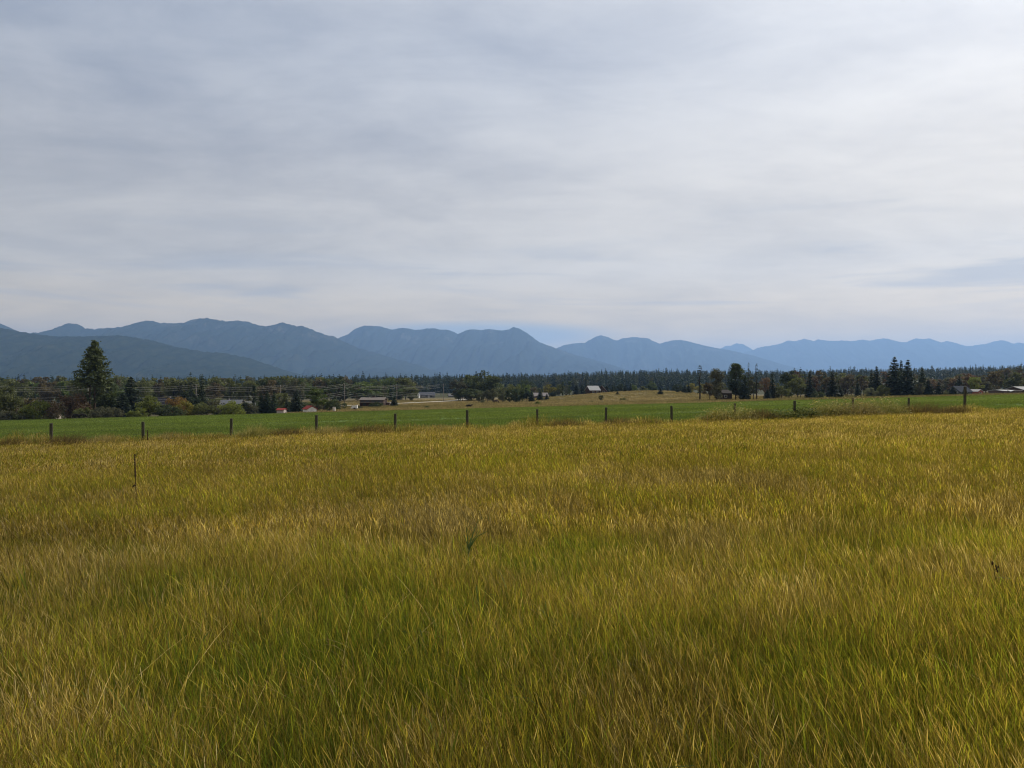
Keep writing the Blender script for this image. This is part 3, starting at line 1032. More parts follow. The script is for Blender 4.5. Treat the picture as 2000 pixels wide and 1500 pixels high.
def variants():
    def con(key, n, **kw):
        KIND[key] = [(conifer(1000 + 37 * i + hash_key(key), **kw), trunk_mesh(i + 5, 0.018 if key == 'snag' else 0.012 + kw.get('r', 0.18) * 0.015, 0.97)) for i in range(n)]

    def bro(key, n, tr=0.02, **kw):
        L = []
        for i in range(n):
            c, cs = broadleaf(2000 + 41 * i + hash_key(key), **kw)
            L.append((c, trunk_mesh(i + 9, tr, 0.8, cs, kw.get('base', 0.12))))
        KIND[key] = L
    con('spruce', 5, r=0.22, levels=34, per=11, n_sp=9, size=0.034, ragged=0.3, power=0.75)
    con('fir', 5, r=0.15, levels=34, per=10, n_sp=8, power=0.7, size=0.030)
    con('broad_fir', 4, r=0.29, levels=30, per=13, n_sp=11, power=0.65, base=0.03, ragged=0.35, size=0.040)
    con('far_fir', 6, r=0.19, levels=18, per=8, n_sp=5, size=0.055, base=0.04, power=0.75, mat=M_WOODS)
    con('pine', 3, r=0.24, base=0.36, levels=24, per=9, n_sp=9, droop=0.05, rnd_top=1.0, ragged=0.45, size=0.034)
    con('snag', 3, r=0.085, base=0.22, levels=24, per=4, n_sp=6, droop=0.5, power=0.35, ragged=0.7, size=0.024)
    bro('round', 6, 0.022, w=0.42, base=0.10, blobs=26, per=120, size=0.032, blob_r=0.36)
    bro('dome', 5, 0.022, w=0.60, base=0.06, blobs=30, per=115, size=0.036, shape='dome', blob_r=0.32)
    bro('bush', 6, 0.014, w=0.72, base=0.02, blobs=30, per=110, size=0.044, shape='dome', blob_r=0.30)
    bro('tall', 5, 0.018, w=0.28, base=0.12, blobs=30, per=110, size=0.026, blob_r=0.40, gap=0.05)
    bro('vase', 4, 0.020, w=0.27, base=0.10, blobs=44, per=80, size=0.022, shape='vase', blob_r=0.34, gap=0.08)
    bro('column', 3, 0.014, w=0.10, base=0.02, blobs=26, per=70, size=0.018, shape='column', blob_r=0.55)
    bro('wood', 6, 0.018, w=0.34, base=0.06, blobs=20, per=75, size=0.042, blob_r=0.42)


def hash_key(s):
    return sum(ord(c) * (i + 3) for i, c in enumerate(s)) % 991


variants()
ASPECT = {'spruce': 0.46, 'fir': 0.32, 'broad_fir': 0.6, 'far_fir': 0.32, 'pine': 0.5, 'snag': 0.17, 'round': 1.0, 'dome': 1.35, 'bush': 1.6, 'tall': 0.66, 'vase': 0.6, 'column': 0.24, 'wood': 0.8}
NAMES = {'spruce': 'spruce_tree', 'fir': 'fir_tree', 'broad_fir': 'spruce_tree', 'far_fir': 'conifer_tree', 'pine': 'pine_tree', 'snag': 'larch_tree', 'round': 'leafy_tree', 'dome': 'leafy_tree', 'bush': 'shrub',
         'tall': 'leafy_tree', 'vase': 'cottonwood_tree', 'column': 'poplar_tree', 'wood': 'leafy_tree'}
PAL = {'grove': (0.072, 0.090, 0.040), 'spruce': (0.042, 0.064, 0.038), 'dark': (0.031, 0.046, 0.033), 'pine': (0.050, 0.066, 0.028), 'olive': (0.098, 0.108, 0.042), 'green': (0.080, 0.110, 0.036), 'deep': (0.046, 0.062, 0.028),
       'yellow': (0.19, 0.17, 0.035), 'lime': (0.125, 0.145, 0.034), 'brown': (0.098, 0.078, 0.046), 'red': (0.125, 0.080, 0.052), 'orange': (0.16, 0.095, 0.030), 'silver': (0.11, 0.118, 0.075), 'grey': (0.088, 0.088, 0.058)}
_count = {}
WIDEN = {'column': 1.1, 'snag': 1.1, 'far_fir2': 1.0, 'vase': 1.15}
TREE_SPOTS = []


def tree(px, top, w, d, kind, pal, label, group=None, cat=None, sink=0.1):
    x, y, z = at(px, d)
    h = zof(top, d) - z
    i = _count.get(kind, 0)
    _count[kind] = i + 1
    cm, tm = KIND[kind][i % len(KIND[kind])]
    r = bpy.data.objects.new(NAMES[kind], None)
    r.empty_display_size = 0.3
    link(r)
    r.location = (x, y, z - sink)
    sx = WIDEN.get(kind, 1.2) * (w / F * d) / ASPECT[kind]
    r.rotation_euler = (0, 0, random.uniform(0, 6.28))
    r.scale = (sx, sx, h + sink)
    c = obj('crown', cm, r)
    f = random.uniform(0.88, 1.14)
    c.color = (*(v * f for v in PAL[pal]), 1)
    obj('trunk', tm, r)
    tag(r, label, cat or ('shrub' if kind == 'bush' else 'tree'), group)
    TREE_SPOTS.append((px, d, w))
    return r


# one row per tree or shrub: bearing, top, width (2000 px frame), distance, kind, colour, what it looks like
T = [
    # --- along the far left edge of the field
    (15, 757, 46, 236, 'round', 'olive', 'olive leafy tree at the left end of the field edge'),
    (8, 803, 52, 219, 'bush', 'grey', 'low grey-brown shrub in the far left corner of the field'),
    (40, 801, 38, 220, 'bush', 'olive', 'low olive shrub beside the grey-brown corner shrub'),
    (74, 784, 52, 224, 'bush', 'lime', 'round yellow-green shrub in front of a brown one, left of the tall pine'),
    (60, 780, 62, 244, 'bush', 'brown', 'brown shrub rising behind the round yellow-green shrub'),
    (135, 771, 62, 228, 'dome', 'red', 'round reddish-brown shrubby tree just left of the tall pine'),
    (205, 735, 46, 242, 'tall', 'deep', 'dark green tree tucked against the right side of the tall pine'),
    (165, 797, 32, 221, 'bush', 'olive', 'low olive shrub under the tall pine, on its left'),
    (201, 795, 36, 220, 'bush', 'grey', 'low grey-green shrub at the foot of the tall pine'),
    (226, 797, 26, 221, 'bush', 'grey', 'low shrub between the tall pine and the dark spruce'),
    (256, 737, 50, 248, 'broad_fir', 'dark', 'dark ragged spruce right of the tall pine'),
    (240, 767, 44, 240, 'broad_fir', 'dark', 'short dark spruce in front of the ragged spruce'),
    (290, 775, 38, 227, 'round', 'lime', 'small rounded yellow-green tree beside the dark spruce'),
    (268, 797, 32, 220, 'bush', 'lime', 'low bright shrub at the foot of the dark spruce'),
    (345, 777, 40, 256, 'dome', 'orange', 'small tree turning orange beside the dark house roof'),
    (327, 791, 52, 229, 'bush', 'deep', 'dark low shrub below the dark house roof'),
    (363, 784, 36, 236, 'bush', 'yellow', 'yellowing shrub below the tall narrow spruce'),
    (394, 738, 23, 272, 'spruce', 'dark', 'tall narrow dark spruce left of the metal-roofed house'),
    (374, 760, 32, 268, 'round', 'dark', 'dark rounded tree against the left of the narrow spruce'),
    (397, 787, 40, 238, 'bush', 'olive', 'olive shrub below the narrow spruce'),
    (425, 783, 40, 242, 'bush', 'grey', 'grey-green shrub before the end of the metal roof'),
    (453, 784, 42, 229, 'bush', 'lime', 'round light green shrub in front of the metal-roofed house'),
    (479, 787, 20, 240, 'round', 'dark', 'small dark drooping tree beside the column tree'),
    (496, 754, 10, 246, 'column', 'dark', 'thin dark column-shaped tree near the metal-roofed house'),
    (510, 768, 20, 256, 'fir', 'spruce', 'dark conifer next to the thin column tree'),
    (522, 764, 22, 257, 'broad_fir', 'spruce', 'middle one of three dark conifers by the column tree'),
    (535, 766, 20, 255, 'broad_fir', 'spruce', 'dark conifer nearest the low red roof'),
    (550, 768, 32, 300, 'round', 'olive', 'olive tree seen between dark conifers above the low red roof'),
    (560, 778, 13, 246, 'spruce', 'dark', 'little dark spruce between the two red roofs'),
    (579, 763, 30, 244, 'broad_fir', 'dark', 'broad dark spruce beside the red-roofed shed'),
    (619, 758, 36, 241, 'tall', 'green', 'fresh green tree standing behind the red-roofed shed'),
    (644, 784, 15, 227, 'round', 'deep', 'small dark tree right of the red-roofed shed'),
    # --- around the brown house
    (735, 785, 26, 275, 'bush', 'deep', 'dark shrub in front of the brown two-storey house'),
    (770, 773, 17, 286, 'broad_fir', 'dark', 'single dark spruce right of the brown two-storey house'),
    (698, 793, 18, 262, 'bush', 'dark', 'dark low shrub left of the brown two-storey house'),
    (795, 796.5, 20, 236, 'bush', 'deep', 'flat dark shrub at the field edge right of the brown house'),
    (833, 793, 9, 238, 'bush', 'deep', 'tiny dark shrub alone at the field edge'),
    (803, 757, 30, 470, 'tall', 'olive', 'olive tree at the right end of the woods beside the road'),
    (785, 752, 28, 480, 'tall', 'green', 'green tree in the woods beside the road'),
    (806, 768, 18, 440, 'round', 'silver', 'small pale tree at the roadside before the grey house'),
    # --- grove in the middle
    (895, 741, 30, 430, 'tall', 'grey', 'leftmost tall tree of the round grove'),
    (914, 734, 46, 440, 'round', 'grove', 'tall rounded tree in the left half of the round grove'),
    (940, 728, 58, 445, 'round', 'grove', 'tallest rounded tree of the grove in the pasture'),
    (962, 737, 46, 442, 'round', 'grove', 'rounded tree on the right shoulder of the grove'),
    (979, 757, 28, 430, 'round', 'olive', 'lower tree at the right end of the grove'),
    (903, 760, 32, 425, 'round', 'grove', 'dark tree filling the left foot of the grove'),
    (921, 760, 38, 424, 'round', 'grove', 'dark tree filling the middle foot of the grove'),
    (935, 765, 10, 350, 'tall', 'silver', 'first of the row of small silvery trees before the grove'),
    (944, 765, 9, 351, 'tall', 'silver', 'second of the row of small silvery trees before the grove'),
    (952, 762, 11, 352, 'tall', 'silver', 'third of the row of small silvery trees before the grove'),
    (964, 760, 15, 352, 'round', 'silver', 'largest of the row of small silvery trees before the grove'),
    (981, 763, 15, 353, 'round', 'silver', 'last of the row of small silvery trees before the grove'),
    (943, 781, 8, 345, 'bush', 'silver', 'tiny silvery shrub at the foot of the silvery trees'),
    (994, 763, 16, 340, 'round', 'deep', 'small dark tree on a clear trunk right of the silvery trees'),
    (1008, 760, 17, 338, 'round', 'spruce', 'dark dense tree second in the pasture row'),
    (1019, 763, 13, 340, 'round', 'deep', 'slim dark tree in the middle of the pasture row'),
    (1029, 758, 14, 338, 'tall', 'dark', 'very dark upright tree in the pasture row'),
    (1038, 763, 14, 336, 'broad_fir', 'dark', 'dark conical tree at the right end of the pasture row'),
    (1002, 752, 34, 410, 'dome', 'olive', 'wide lighter tree behind the pasture row'),
    (1022, 751, 28, 415, 'dome', 'green', 'lighter green tree behind the dark upright tree'),
    (1029, 743, 30, 620, 'dome', 'deep', 'big rounded tree far behind the pasture row'),
    (1055, 762, 15, 372, 'broad_fir', 'dark', 'dark conifer before the pale-roofed low house'),
    (1068, 769, 10, 366, 'broad_fir', 'dark', 'small dark conifer right of the low house'),
    (1050, 784, 13, 262, 'bush', 'lime', 'round light green shrub on the edge of the green field'),
    (1073, 751, 22, 500, 'round', 'yellow', 'pale yellow tree behind the low house'),
    (1090, 751, 22, 505, 'round', 'olive', 'olive tree right of the pale yellow one'),
    (1080, 764, 16, 470, 'round', 'dark', 'dark rounded tree under the pale yellow tree'),
    (1099, 746, 7, 470, 'column', 'deep', 'thin column poplar left of the broad poplar'),
    (1113, 745, 12, 465, 'column', 'green', 'green column poplar left of the log house'),
    (1107, 752, 14, 520, 'round', 'silver', 'pale tree glimpsed between the two column poplars'),
    (1126, 751, 18, 455, 'broad_fir', 'dark', 'dark conifer between the poplar and the log house'),
    (1137, 749, 18, 462, 'broad_fir', 'dark', 'dark conifer close against the log house'),
    (1144, 737, 9, 470, 'fir', 'dark', 'dark spire of a conifer just behind the log house'),
    (1185, 753, 16, 462, 'broad_fir', 'dark', 'dark conifer right of the log house wing'),
    (1196, 752, 14, 470, 'broad_fir', 'spruce', 'outer dark conifer right of the log house'),
    (1206, 765, 9, 345, 'fir', 'spruce', 'slim small conifer on the slope below the log house'),
    (1174, 772, 10, 282, 'tall', 'deep', 'narrow dark young tree low on the tan slope'),
    (1155, 783, 11, 268, 'bush', 'olive', 'low olive shrub left of the narrow young tree'),
    (1184, 785, 5, 265, 'bush', 'deep', 'smallest dark shrub on the tan slope'),
    (1218, 777, 12, 275, 'bush', 'olive', 'rounded olive shrub at the foot of the knoll'),
    (1221, 751, 10, 436, 'broad_fir', 'dark', 'left one of a dark conifer pair on the knoll shoulder'),
    (1231, 750, 10, 438, 'broad_fir', 'dark', 'right one of a dark conifer pair on the knoll shoulder'),
    (1290, 760, 14, 330, 'broad_fir', 'dark', 'lone dark little spruce on the front of the knoll'),
    (1324, 751, 16, 392, 'round', 'dark', 'dark round tree on the right flank of the knoll'),
    (1337, 752, 13, 385, 'broad_fir', 'dark', 'dark cone-shaped tree on the right flank of the knoll'),
    (1345, 750, 13, 390, 'broad_fir', 'dark', 'taller dark cone-shaped tree before the yellow trees'),
    (1352, 749, 18, 500, 'round', 'yellow', 'yellowing tree behind the dark cones'),
    (1371, 750, 22, 505, 'round', 'yellow', 'wider yellowing tree behind the bare larch'),
    (1304, 755, 9, 500, 'fir', 'spruce', 'small conifer on the skyline of the knoll'),
    (1274, 745, 20, 560, 'tall', 'green', 'tall light tree rising behind the crest of the knoll'),
    # --- farmyard trees on the right
    (1367, 713, 15, 262, 'snag', 'dark', 'nearly bare larch standing alone left of the farm trees'),
    (1400, 722, 34, 252, 'vase', 'grey', 'grey-brown open cottonwood left of the weathered shed'),
    (1386, 748, 24, 256, 'tall', 'brown', 'lower brown tree left of the grey cottonwood'),
    (1437, 711, 38, 250, 'vase', 'deep', 'tallest dark cottonwood right of the weathered shed'),
    (1437, 745, 24, 247, 'tall', 'dark', 'dark ivy-like growth around the foot of the tallest cottonwood'),
    (1455, 733, 24, 246, 'broad_fir', 'dark', 'dark conifer against the right side of the tallest cottonwood'),
    (1462, 709, 10, 260, 'snag', 'deep', 'sparse larch spire behind the dark conifer'),
    (1472, 737, 26, 262, 'tall', 'grey', 'grey-brown tree between the two larch spires'),
    (1478, 711, 12, 248, 'snag', 'dark', 'sparse dark larch spire right of the tall cottonwood'),
    (1494, 739, 30, 292, 'round', 'red', 'reddish-brown rounded tree right of the larch spires'),
    (1508, 724, 15, 262, 'fir', 'dark', 'slim dark spruce beside the reddish-brown tree'),
    (1499, 760, 18, 256, 'broad_fir', 'dark', 'short dark conifer at the foot of the slim spruce'),
    (1526, 751, 28, 262, 'round', 'olive', 'low olive tree right of the slim spruce'),
    (1541, 726, 32, 310, 'tall', 'deep', 'dark green tree behind the low olive tree'),
    (1558, 733, 30, 300, 'tall', 'olive', 'olive tree left of a broad dark conifer'),
    (1582, 725, 22, 268, 'fir', 'dark', 'broad dark conifer standing before the brown woods'),
    (1597, 765, 22, 260, 'bush', 'deep', 'dark shrub right of the broad dark conifer'),
    (1626, 727, 26, 270, 'fir', 'dark', 'full dark conifer with a clear short trunk'),
    (1641, 752, 16, 272, 'fir', 'spruce', 'short conifer leaning on the full dark conifer'),
    (1675, 741, 13, 268, 'fir', 'dark', 'small slim conifer before the brown woods'),
    (1702, 758, 26, 256, 'bush', 'silver', 'pale rounded shrub left of the big conifer clump'),
    (1723, 753, 22, 258, 'bush', 'olive', 'taller olive shrub in front of the big conifer clump'),
    (1712, 716, 30, 272, 'spruce', 'dark', 'left and lowest conifer of the big clump'),
    (1702, 722, 14, 275, 'fir', 'dark', 'thin conifer at the left edge of the big clump'),
    (1747, 698, 44, 264, 'spruce', 'dark', 'tallest broad conifer of the big clump'),
    (1773, 703, 40, 266, 'spruce', 'dark', 'second tallest conifer of the big clump'),
    (1760, 704, 20, 276, 'fir', 'dark', 'thin spire between the two tallest conifers'),
    (1801, 717, 24, 280, 'spruce', 'spruce', 'ragged conifer right of the big clump'),
    (1813, 741, 26, 268, 'spruce', 'dark', 'lower conifer right of the ragged conifer'),
    (1796, 748, 20, 262, 'round', 'grey', 'grey-green tree in front of the ragged conifer'),
    (1833, 746, 17, 262, 'broad_fir', 'dark', 'neat dark cone-shaped conifer alone at the field edge'),
    (1874, 734, 26, 300, 'spruce', 'dark', 'dark spruce behind the blue-grey roof'),
    (1861, 755, 20, 262, 'broad_fir', 'dark', 'small dark spruce left of the blue-grey roof'),
    (1885, 757, 13, 262, 'broad_fir', 'dark', 'small dark spruce right of the blue-grey roof'),
    (1903, 737, 28, 300, 'round', 'lime', 'light green tree behind the little red house'),
    (1848, 762, 10, 258, 'bush', 'olive', 'little olive shrub beside the neat cone-shaped conifer'),
    (1925, 745, 24, 310, 'tall', 'grey', 'grey-brown tree between the little red house and the barns'),
]

variants_done = True
for row in T:
    tree(*row)


def tall_pine():
    """the landmark pine: two stems, bare below, a deep ragged crown"""
    d = 232.0
    x, y, z = at(183, d)
    H = zof(667, d) - z
    r = bpy.data.objects.new('pine_tree', None)
    link(r)
    r.location = (x, y, z - 0.1)
    R = np.random.default_rng(77)
    C, S, Tn = [], [], []
    env_t = [0.20, 0.30, 0.40, 0.47, 0.55, 0.62, 0.70, 0.80, 0.88, 0.95, 1.0]
    env_r = [1.6, 2.8, 4.3, 6.0, 5.8, 5.2, 4.6, 3.6, 2.2, 1.0, 0.2]
    stems = [(-1.0, 0.66), (0.25, 1.0)]
    b = MB()
    for sx, hh in stems:
        b.tube([(sx * (1 + 0.15 * math.sin(k)), 0.1 * k * sx, H * hh * k / 7) for k in range(8)], [0.36 * (1 - k / 8) + 0.03 for k in range(8)], 7)
    for i in range(360):
        t = R.uniform(0.24, 0.99)
        e = np.interp(t, env_t, env_r)
        a = R.uniform(0, 6.283)
        L = e * R.uniform(0.45, 1.08)
        if t < 0.42 and R.random() < 0.75:
            continue
        sx = stems[0][0] if math.cos(a) < 0 and t < 0.6 else stems[1][0]
        z0 = t * H
        tn = R.random()
        tip = (sx + L * math.cos(a), L * math.sin(a), z0 + R.uniform(-0.12, 0.10) * L)
        b.tube([(sx, 0, z0 - 0.05 * L), tip], [0.07, 0.02], 4, cap=False)
        m = int(14 + 13 * L / 5)
        u = R.random(m) ** 0.6
        P = np.array([sx, 0, z0]) + u[:, None] * (np.array(tip) - np.array([sx, 0, z0])) + R.normal(0, 0.26, (m, 3)) * (0.5 + u[:, None])
        C.append(P)
        S.append(R.uniform(0.25, 0.55, m))
        Tn.append(np.clip(tn * 0.6 + R.random(m) * 0.4, 0, 1))
    c = obj('crown', crown_mesh('crown', [leaves(np.concatenate(C), np.concatenate(S), np.concatenate(Tn), R, 0.3)], M_NEEDLE), r)
    c.color = (0.080, 0.098, 0.044, 1)
    obj('trunk', b.mesh('trunk', M_BARK, True), r)
    tag(r, 'tall pine with two bare stems towering over the left field edge', 'tree')


tall_pine()


WORD = {'olive': 'olive ', 'grey': 'grey-green ', 'brown': 'brownish ', 'green': 'fresh green ', 'deep': 'dark green ', 'red': 'reddish-brown '}


def woods():
    """trees of the woods behind: still single trees, told apart only by the stretch they stand in"""
    stretch = [(-120, 150, 'behind the shrubs left of the tall pine'), (150, 330, 'behind the tall pine and the dark house roof'), (330, 520, 'behind the narrow spruce and metal roof'),
               (520, 690, 'behind the red-roofed shed'), (690, 860, 'behind the brown two-storey house')]
    R = random.Random(5)
    px = -110.0
    while px < 800:
        where = next(s for a, b, s in stretch if a <= px < b)
        for row, dd in enumerate((470, 560)):
            d = dd + R.uniform(-40, 40)
            top = (743 if px < 640 else 744) + R.uniform(-5, 7) - 3 * row
            if R.random() < 0.12:
                tree(px + R.uniform(-5, 5), top - 2, R.uniform(12, 18), d, 'spruce', 'spruce', 'dark conifer in the woods ' + where, 'woods beyond the houses')
            else:
                kd, pl = R.choice(['wood', 'wood', 'tall', 'round']), R.choice(['olive', 'grey', 'brown', 'green', 'deep', 'olive'])
                tree(px + R.uniform(-7, 7), top, R.uniform(26, 42), d, kd, pl,
                     WORD[pl] + {'tall': 'narrow ', 'round': 'round ', 'wood': ''}[kd] + 'leafy tree ' + where, 'woods beyond the houses')
        px += R.uniform(13, 19)
    for k in range(46):
        px = -100 + 770 * (k + R.random()) / 46
        d = R.uniform(238, 330)
        zt = np.interp(px, [-100, 0, 250, 500, 670], [800, 796, 789, 785, 786]) + R.uniform(-9, 5)
        if 300 < px < 336 or 436 < px < 470:
            zt = max(zt, 790)
            d = min(d, 280)
        kd, pl = R.choice(['bush', 'dome', 'bush']), R.choice(['olive', 'deep', 'grey', 'brown', 'deep'])
        tree(px, zt, R.uniform(28, 46), d, kd, pl, WORD[pl] + ('low ' if zt > np.interp(px, [-100, 0, 250, 500, 670], [800, 796, 789, 785, 786]) - 2 else 'taller ') + ('spreading ' if kd == 'bush' else '') + 'thicket shrub ' + next(q for a, b, q in stretch if a <= px < b), 'thicket behind the field edge shrubs')
    # denser brown woods on the right
    px = 1545.0
    stretch = [(1500, 1690, 'behind the two broad dark conifers'), (1690, 1830, 'behind the big conifer clump'), (1830, 1940, 'behind the blue-grey roof'), (1940, 2200, 'behind the barns')]
    while px < 2090:
        where = next(s for a, b, s in stretch if a <= px < b)
        for row, dd in enumerate((400, 520)):
            d = dd + R.uniform(-40, 40)
            top = np.interp(px, [1545, 1640, 1750, 1850, 2000, 2100], [731, 727, 734, 737, 722, 716]) + R.uniform(-4, 9) - 3 * row
            if R.random() < 0.22:
                tree(px + R.uniform(-5, 5), top - 2, R.uniform(11, 17), d, 'spruce', 'spruce', 'dark conifer in the brown woods ' + where, 'brown woods beyond the field')
            else:
                kd, pl = R.choice(['wood', 'tall', 'tall']), R.choice(['brown', 'grey', 'red', 'brown', 'olive'])
                tree(px + R.uniform(-6, 6), top, R.uniform(20, 34), d, kd, pl,
                     WORD[pl] + {'tall': 'narrow ', 'wood': ''}[kd] + 'leafy tree in the woods ' + where, 'brown woods beyond the field')
        px += R.uniform(11, 17)
    # shrubs between the farm trees, and beyond the knoll
    foot = 'trees at the foot of the ridge'
    for px, top, w, d, kind, pal, lb in ((1240, 752, 14, 520, 'wood', 'green', 'green tree on the left of the knoll crest beside the dark pair'), (1258, 755, 16, 520, 'wood', 'olive', 'olive tree peeping over the knoll crest'),
                                         (1316, 752, 12, 520, 'spruce', 'spruce', 'small conifer left of the dark round tree on the knoll flank'), (1390, 753, 18, 470, 'wood', 'deep', 'dark tree behind the bare larch'),
                                         (1412, 748, 20, 480, 'wood', 'olive', 'olive tree behind the weathered shed'), (1448, 750, 20, 470, 'wood', 'deep', 'dark tree behind the foot of the tallest cottonwood'),
                                         (1040, 757, 16, 520, 'wood', 'brown', 'brownish tree above the low pale-roofed house'), (1052, 758, 14, 540, 'wood', 'olive', 'olive tree just above the roof of the low house'),
                                         (1200, 748, 12, 540, 'spruce', 'spruce', 'conifer farther back right of the log house wing'), (1212, 750, 14, 540, 'wood', 'deep', 'dark rounded tree between the log house and the knoll pair'),
                                         (1330, 748, 14, 560, 'spruce', 'spruce', 'conifer rising behind the dark cones on the knoll flank')):
        tree(px, top, w, d, kind, pal, lb, foot)


woods()


def ridge():
    """forested ridge: the front ranks as single conifers, the mass behind as one wood"""
    R = random.Random(9)
    spots = []
    for k in range(6500):
        px = R.uniform(560, 2150)
        d = R.uniform(950, 1850)
        spots.append((px, d))
    spots += [(R.uniform(-250, 620), R.uniform(900, 1700)) for _ in range(1100)]
    spots = [(p, d) for p, d in spots if not (1060 < p < 1140 and d < 1000)]
    spots.sort(key=lambda s: s[1])
    front = [s for s in spots if s[0] > 560 and not (600 < s[0] < 800)][:190]
    names = [(560, 760, 'above the brown house'), (760, 880, 'above the road and the grey house'), (880, 985, 'behind the round grove'), (985, 1060, 'behind the pasture row'), (1060, 1135, 'behind the column poplars'),
             (1135, 1210, 'behind the log house'), (1210, 1300, 'behind the crest of the knoll'), (1300, 1385, 'behind the yellow trees'), (1385, 1450, 'behind the weathered shed'), (1450, 1550, 'behind the larch spires'),
             (1550, 1640, 'behind the broad dark conifers'), (1640, 1730, 'left of the big conifer clump'), (1730, 1810, 'behind the big conifer clump'), (1810, 1900, 'behind the blue-grey roof'), (1900, 2200, 'behind the barns')]
    fs = set(front)
    for px, d in front:
        where = next(s for a, b, s in names if a <= px < b)
        x, y, z = at(px, d)
        h = R.uniform(15, 24)
        wd = R.uniform(0.36, 0.50)
        size = ('short ' if h < 18 else 'tall ' if h > 21 else '') + ('slim ' if wd < 0.42 else 'broad ' if wd > 0.46 else '')
        tree(px, 750 - (z + h - EYE) / d * F, wd * h / d * F, d, 'far_fir2', 'spruce', size + 'front rank ridge conifer ' + where, 'conifers of the forested ridge')
    rest = np.array([s for s in spots if s not in fs])
    n = len(rest)
    y = rest[:, 1]
    x = (rest[:, 0] - 1000) / F * y
    h = RNG.uniform(15, 26, n) * np.where(RNG.random(n) < 0.06, 1.18, 1.0)
    w = h * RNG.uniform(0.9, 1.35, n)
    hue = np.clip(RNG.normal(0.28, 0.16, n) + (fbm(x / 160, y / 160, 3, 51) - 0.5) * 0.5, 0, 0.75)
    me = [joined(c, t) for c, t in KIND['far_fir']] + [joined(c, t) for c, t in KIND['wood'][:3]]
    leafy = (RNG.random(n) < 0.16) & (y < 1500)
    hue = np.where(leafy, RNG.uniform(0.5, 1.0, n), hue)
    h = np.where(leafy, h * 0.72, h)
    w = np.where(leafy, h * 0.8, w)
    scatter('forest', 'dark conifer forest covering the low ridge below the mountains', me, np.stack([x, y, land_z(x, y) - 0.3], 1), np.stack([x * 0, x * 0, RNG.uniform(0, 6.28, n)], 1),
            np.stack([w, w, h], 1), np.where(leafy, RNG.integers(6, 9, n), RNG.integers(0, 6, n)), hue, np.ones(n))


def joined(c, t):
    v0 = [tuple(v.co) for v in c.vertices]
    v1 = [tuple(v.co) for v in t.vertices]
    f0 = [tuple(p.vertices) for p in c.polygons]
    f1 = [tuple(i + len(v0) for i in p.vertices) for p in t.polygons]
    return mesh_of('forest_tree', v0 + v1, f0 + f1, M_WOODS, [d.value for d in c.attributes['tone'].data] + [0.1] * len(v1))


KIND['far_fir2'] = [(conifer(4000 + i, r=0.19, levels=18, per=8, n_sp=5, size=0.055, base=0.04, power=0.75), trunk_mesh(i, 0.012, 0.97)) for i in range(5)]
ASPECT['far_fir2'] = 0.40
NAMES['far_fir2'] = 'conifer_tree'
ridge()


# ------------------------------------------------------------------ fences
def fence():
    r = bpy.data.objects.new('wire_fence', None)
    link(r)
    r.location = (1.4, 40.4, float(ground_z(1.4, 40.4)))
    posts = [(-90, 836), (100, 827), (280, 824), (451, 817.5), (618, 811), (771, 808), (913, 801), (1050, 799.5), (1183, 796), (1312, 793), (1435, 788), (1552, 783), (1666, 777.5), (1775, 777), (1884, 755)]
    a_, k_ = 0.02857, 0.0000040238
    R = random.Random(3)
    tops = []
    for px, py in posts:
        d = 1 / (a_ - k_ * (px - 100))
        x = (px - 1000) / F * d
        z = float(ground_z(x, d))
        h = zof(py, d) - z
        rad = R.uniform(0.058, 0.075) if px < 1800 else 0.085
        b = MB()
        lx, ly = R.uniform(-0.03, 0.03), R.uniform(-0.02, 0.02)
        n = 5
        b.tube([(lx * k / n, ly * k / n, -0.25 + (h + 0.25) * k / n) for k in range(n + 1)] + [(lx, ly, h + 0.012)], [rad * R.uniform(0.95, 1.05) for k in range(n + 1)] + [rad * 0.6], 9, R.random())
        o = obj('post', b.mesh('post', M_POST, False), r, (x - r.location[0], d - r.location[1], z - r.location[2]))
        tops.append((x, d, z, h))
    o['label'] = 'taller corner post'
    for hh in (0.35, 0.60, 0.85, 1.10):
        b = MB()
        for (x0, y0, z0, h0), (x1, y1, z1, h1) in zip(tops[:-1], tops[1:]):
            pts = [(x0 + (x1 - x0) * t - r.location[0], y0 + (y1 - y0) * t - 0.07 - r.location[1], z0 + (z1 - z0) * t + hh - 0.03 * 4 * t * (1 - t) - r.location[2]) for t in np.linspace(0, 1, 5)]
            b.tube(pts, 0.0025, 4, cap=False)
        obj('wire', b.mesh('wire', M_FWIRE), r)
    tag(r, 'wire fence on round wooden posts between the meadow and the green field', 'fence')
    # low fence along the far left edge
    r = bpy.data.objects.new('wire_fence', None)
    link(r)
    d0 = 214.0
    x0, _, z0 = at(80, d0)
    r.location = (x0, d0, z0)
    tops = []
    me = []
    for s in range(3):
        b = MB()
        b.tube([(0, 0, -0.2), (0.01, 0, 0.6), (0.02 * (s - 1), 0, 1.25)], [0.085, 0.08, 0.075], 7)
        me.append(b.mesh('post', M_POST))
    for i, px in enumerate((-60, -38, -20, 0, 20, 44, 66, 87, 107, 126, 139, 158, 178, 196, 214)):
        x, y, z = at(px, d0)
        obj('post', me[i % 3], r, (x - x0, y - d0, z - z0))
        tops.append((x, y, z))
    for hh in (0.4, 0.75, 1.1):
        b = MB()
        b.tube([(x - x0, y - d0 - 0.09, z - z0 + hh) for x, y, z in tops], 0.006, 4, cap=False)
        obj('wire', b.mesh('wire', M_FWIRE), r)
    tag(r, 'low far fence of small posts in front of the left-hand shrubs', 'fence')


fence()


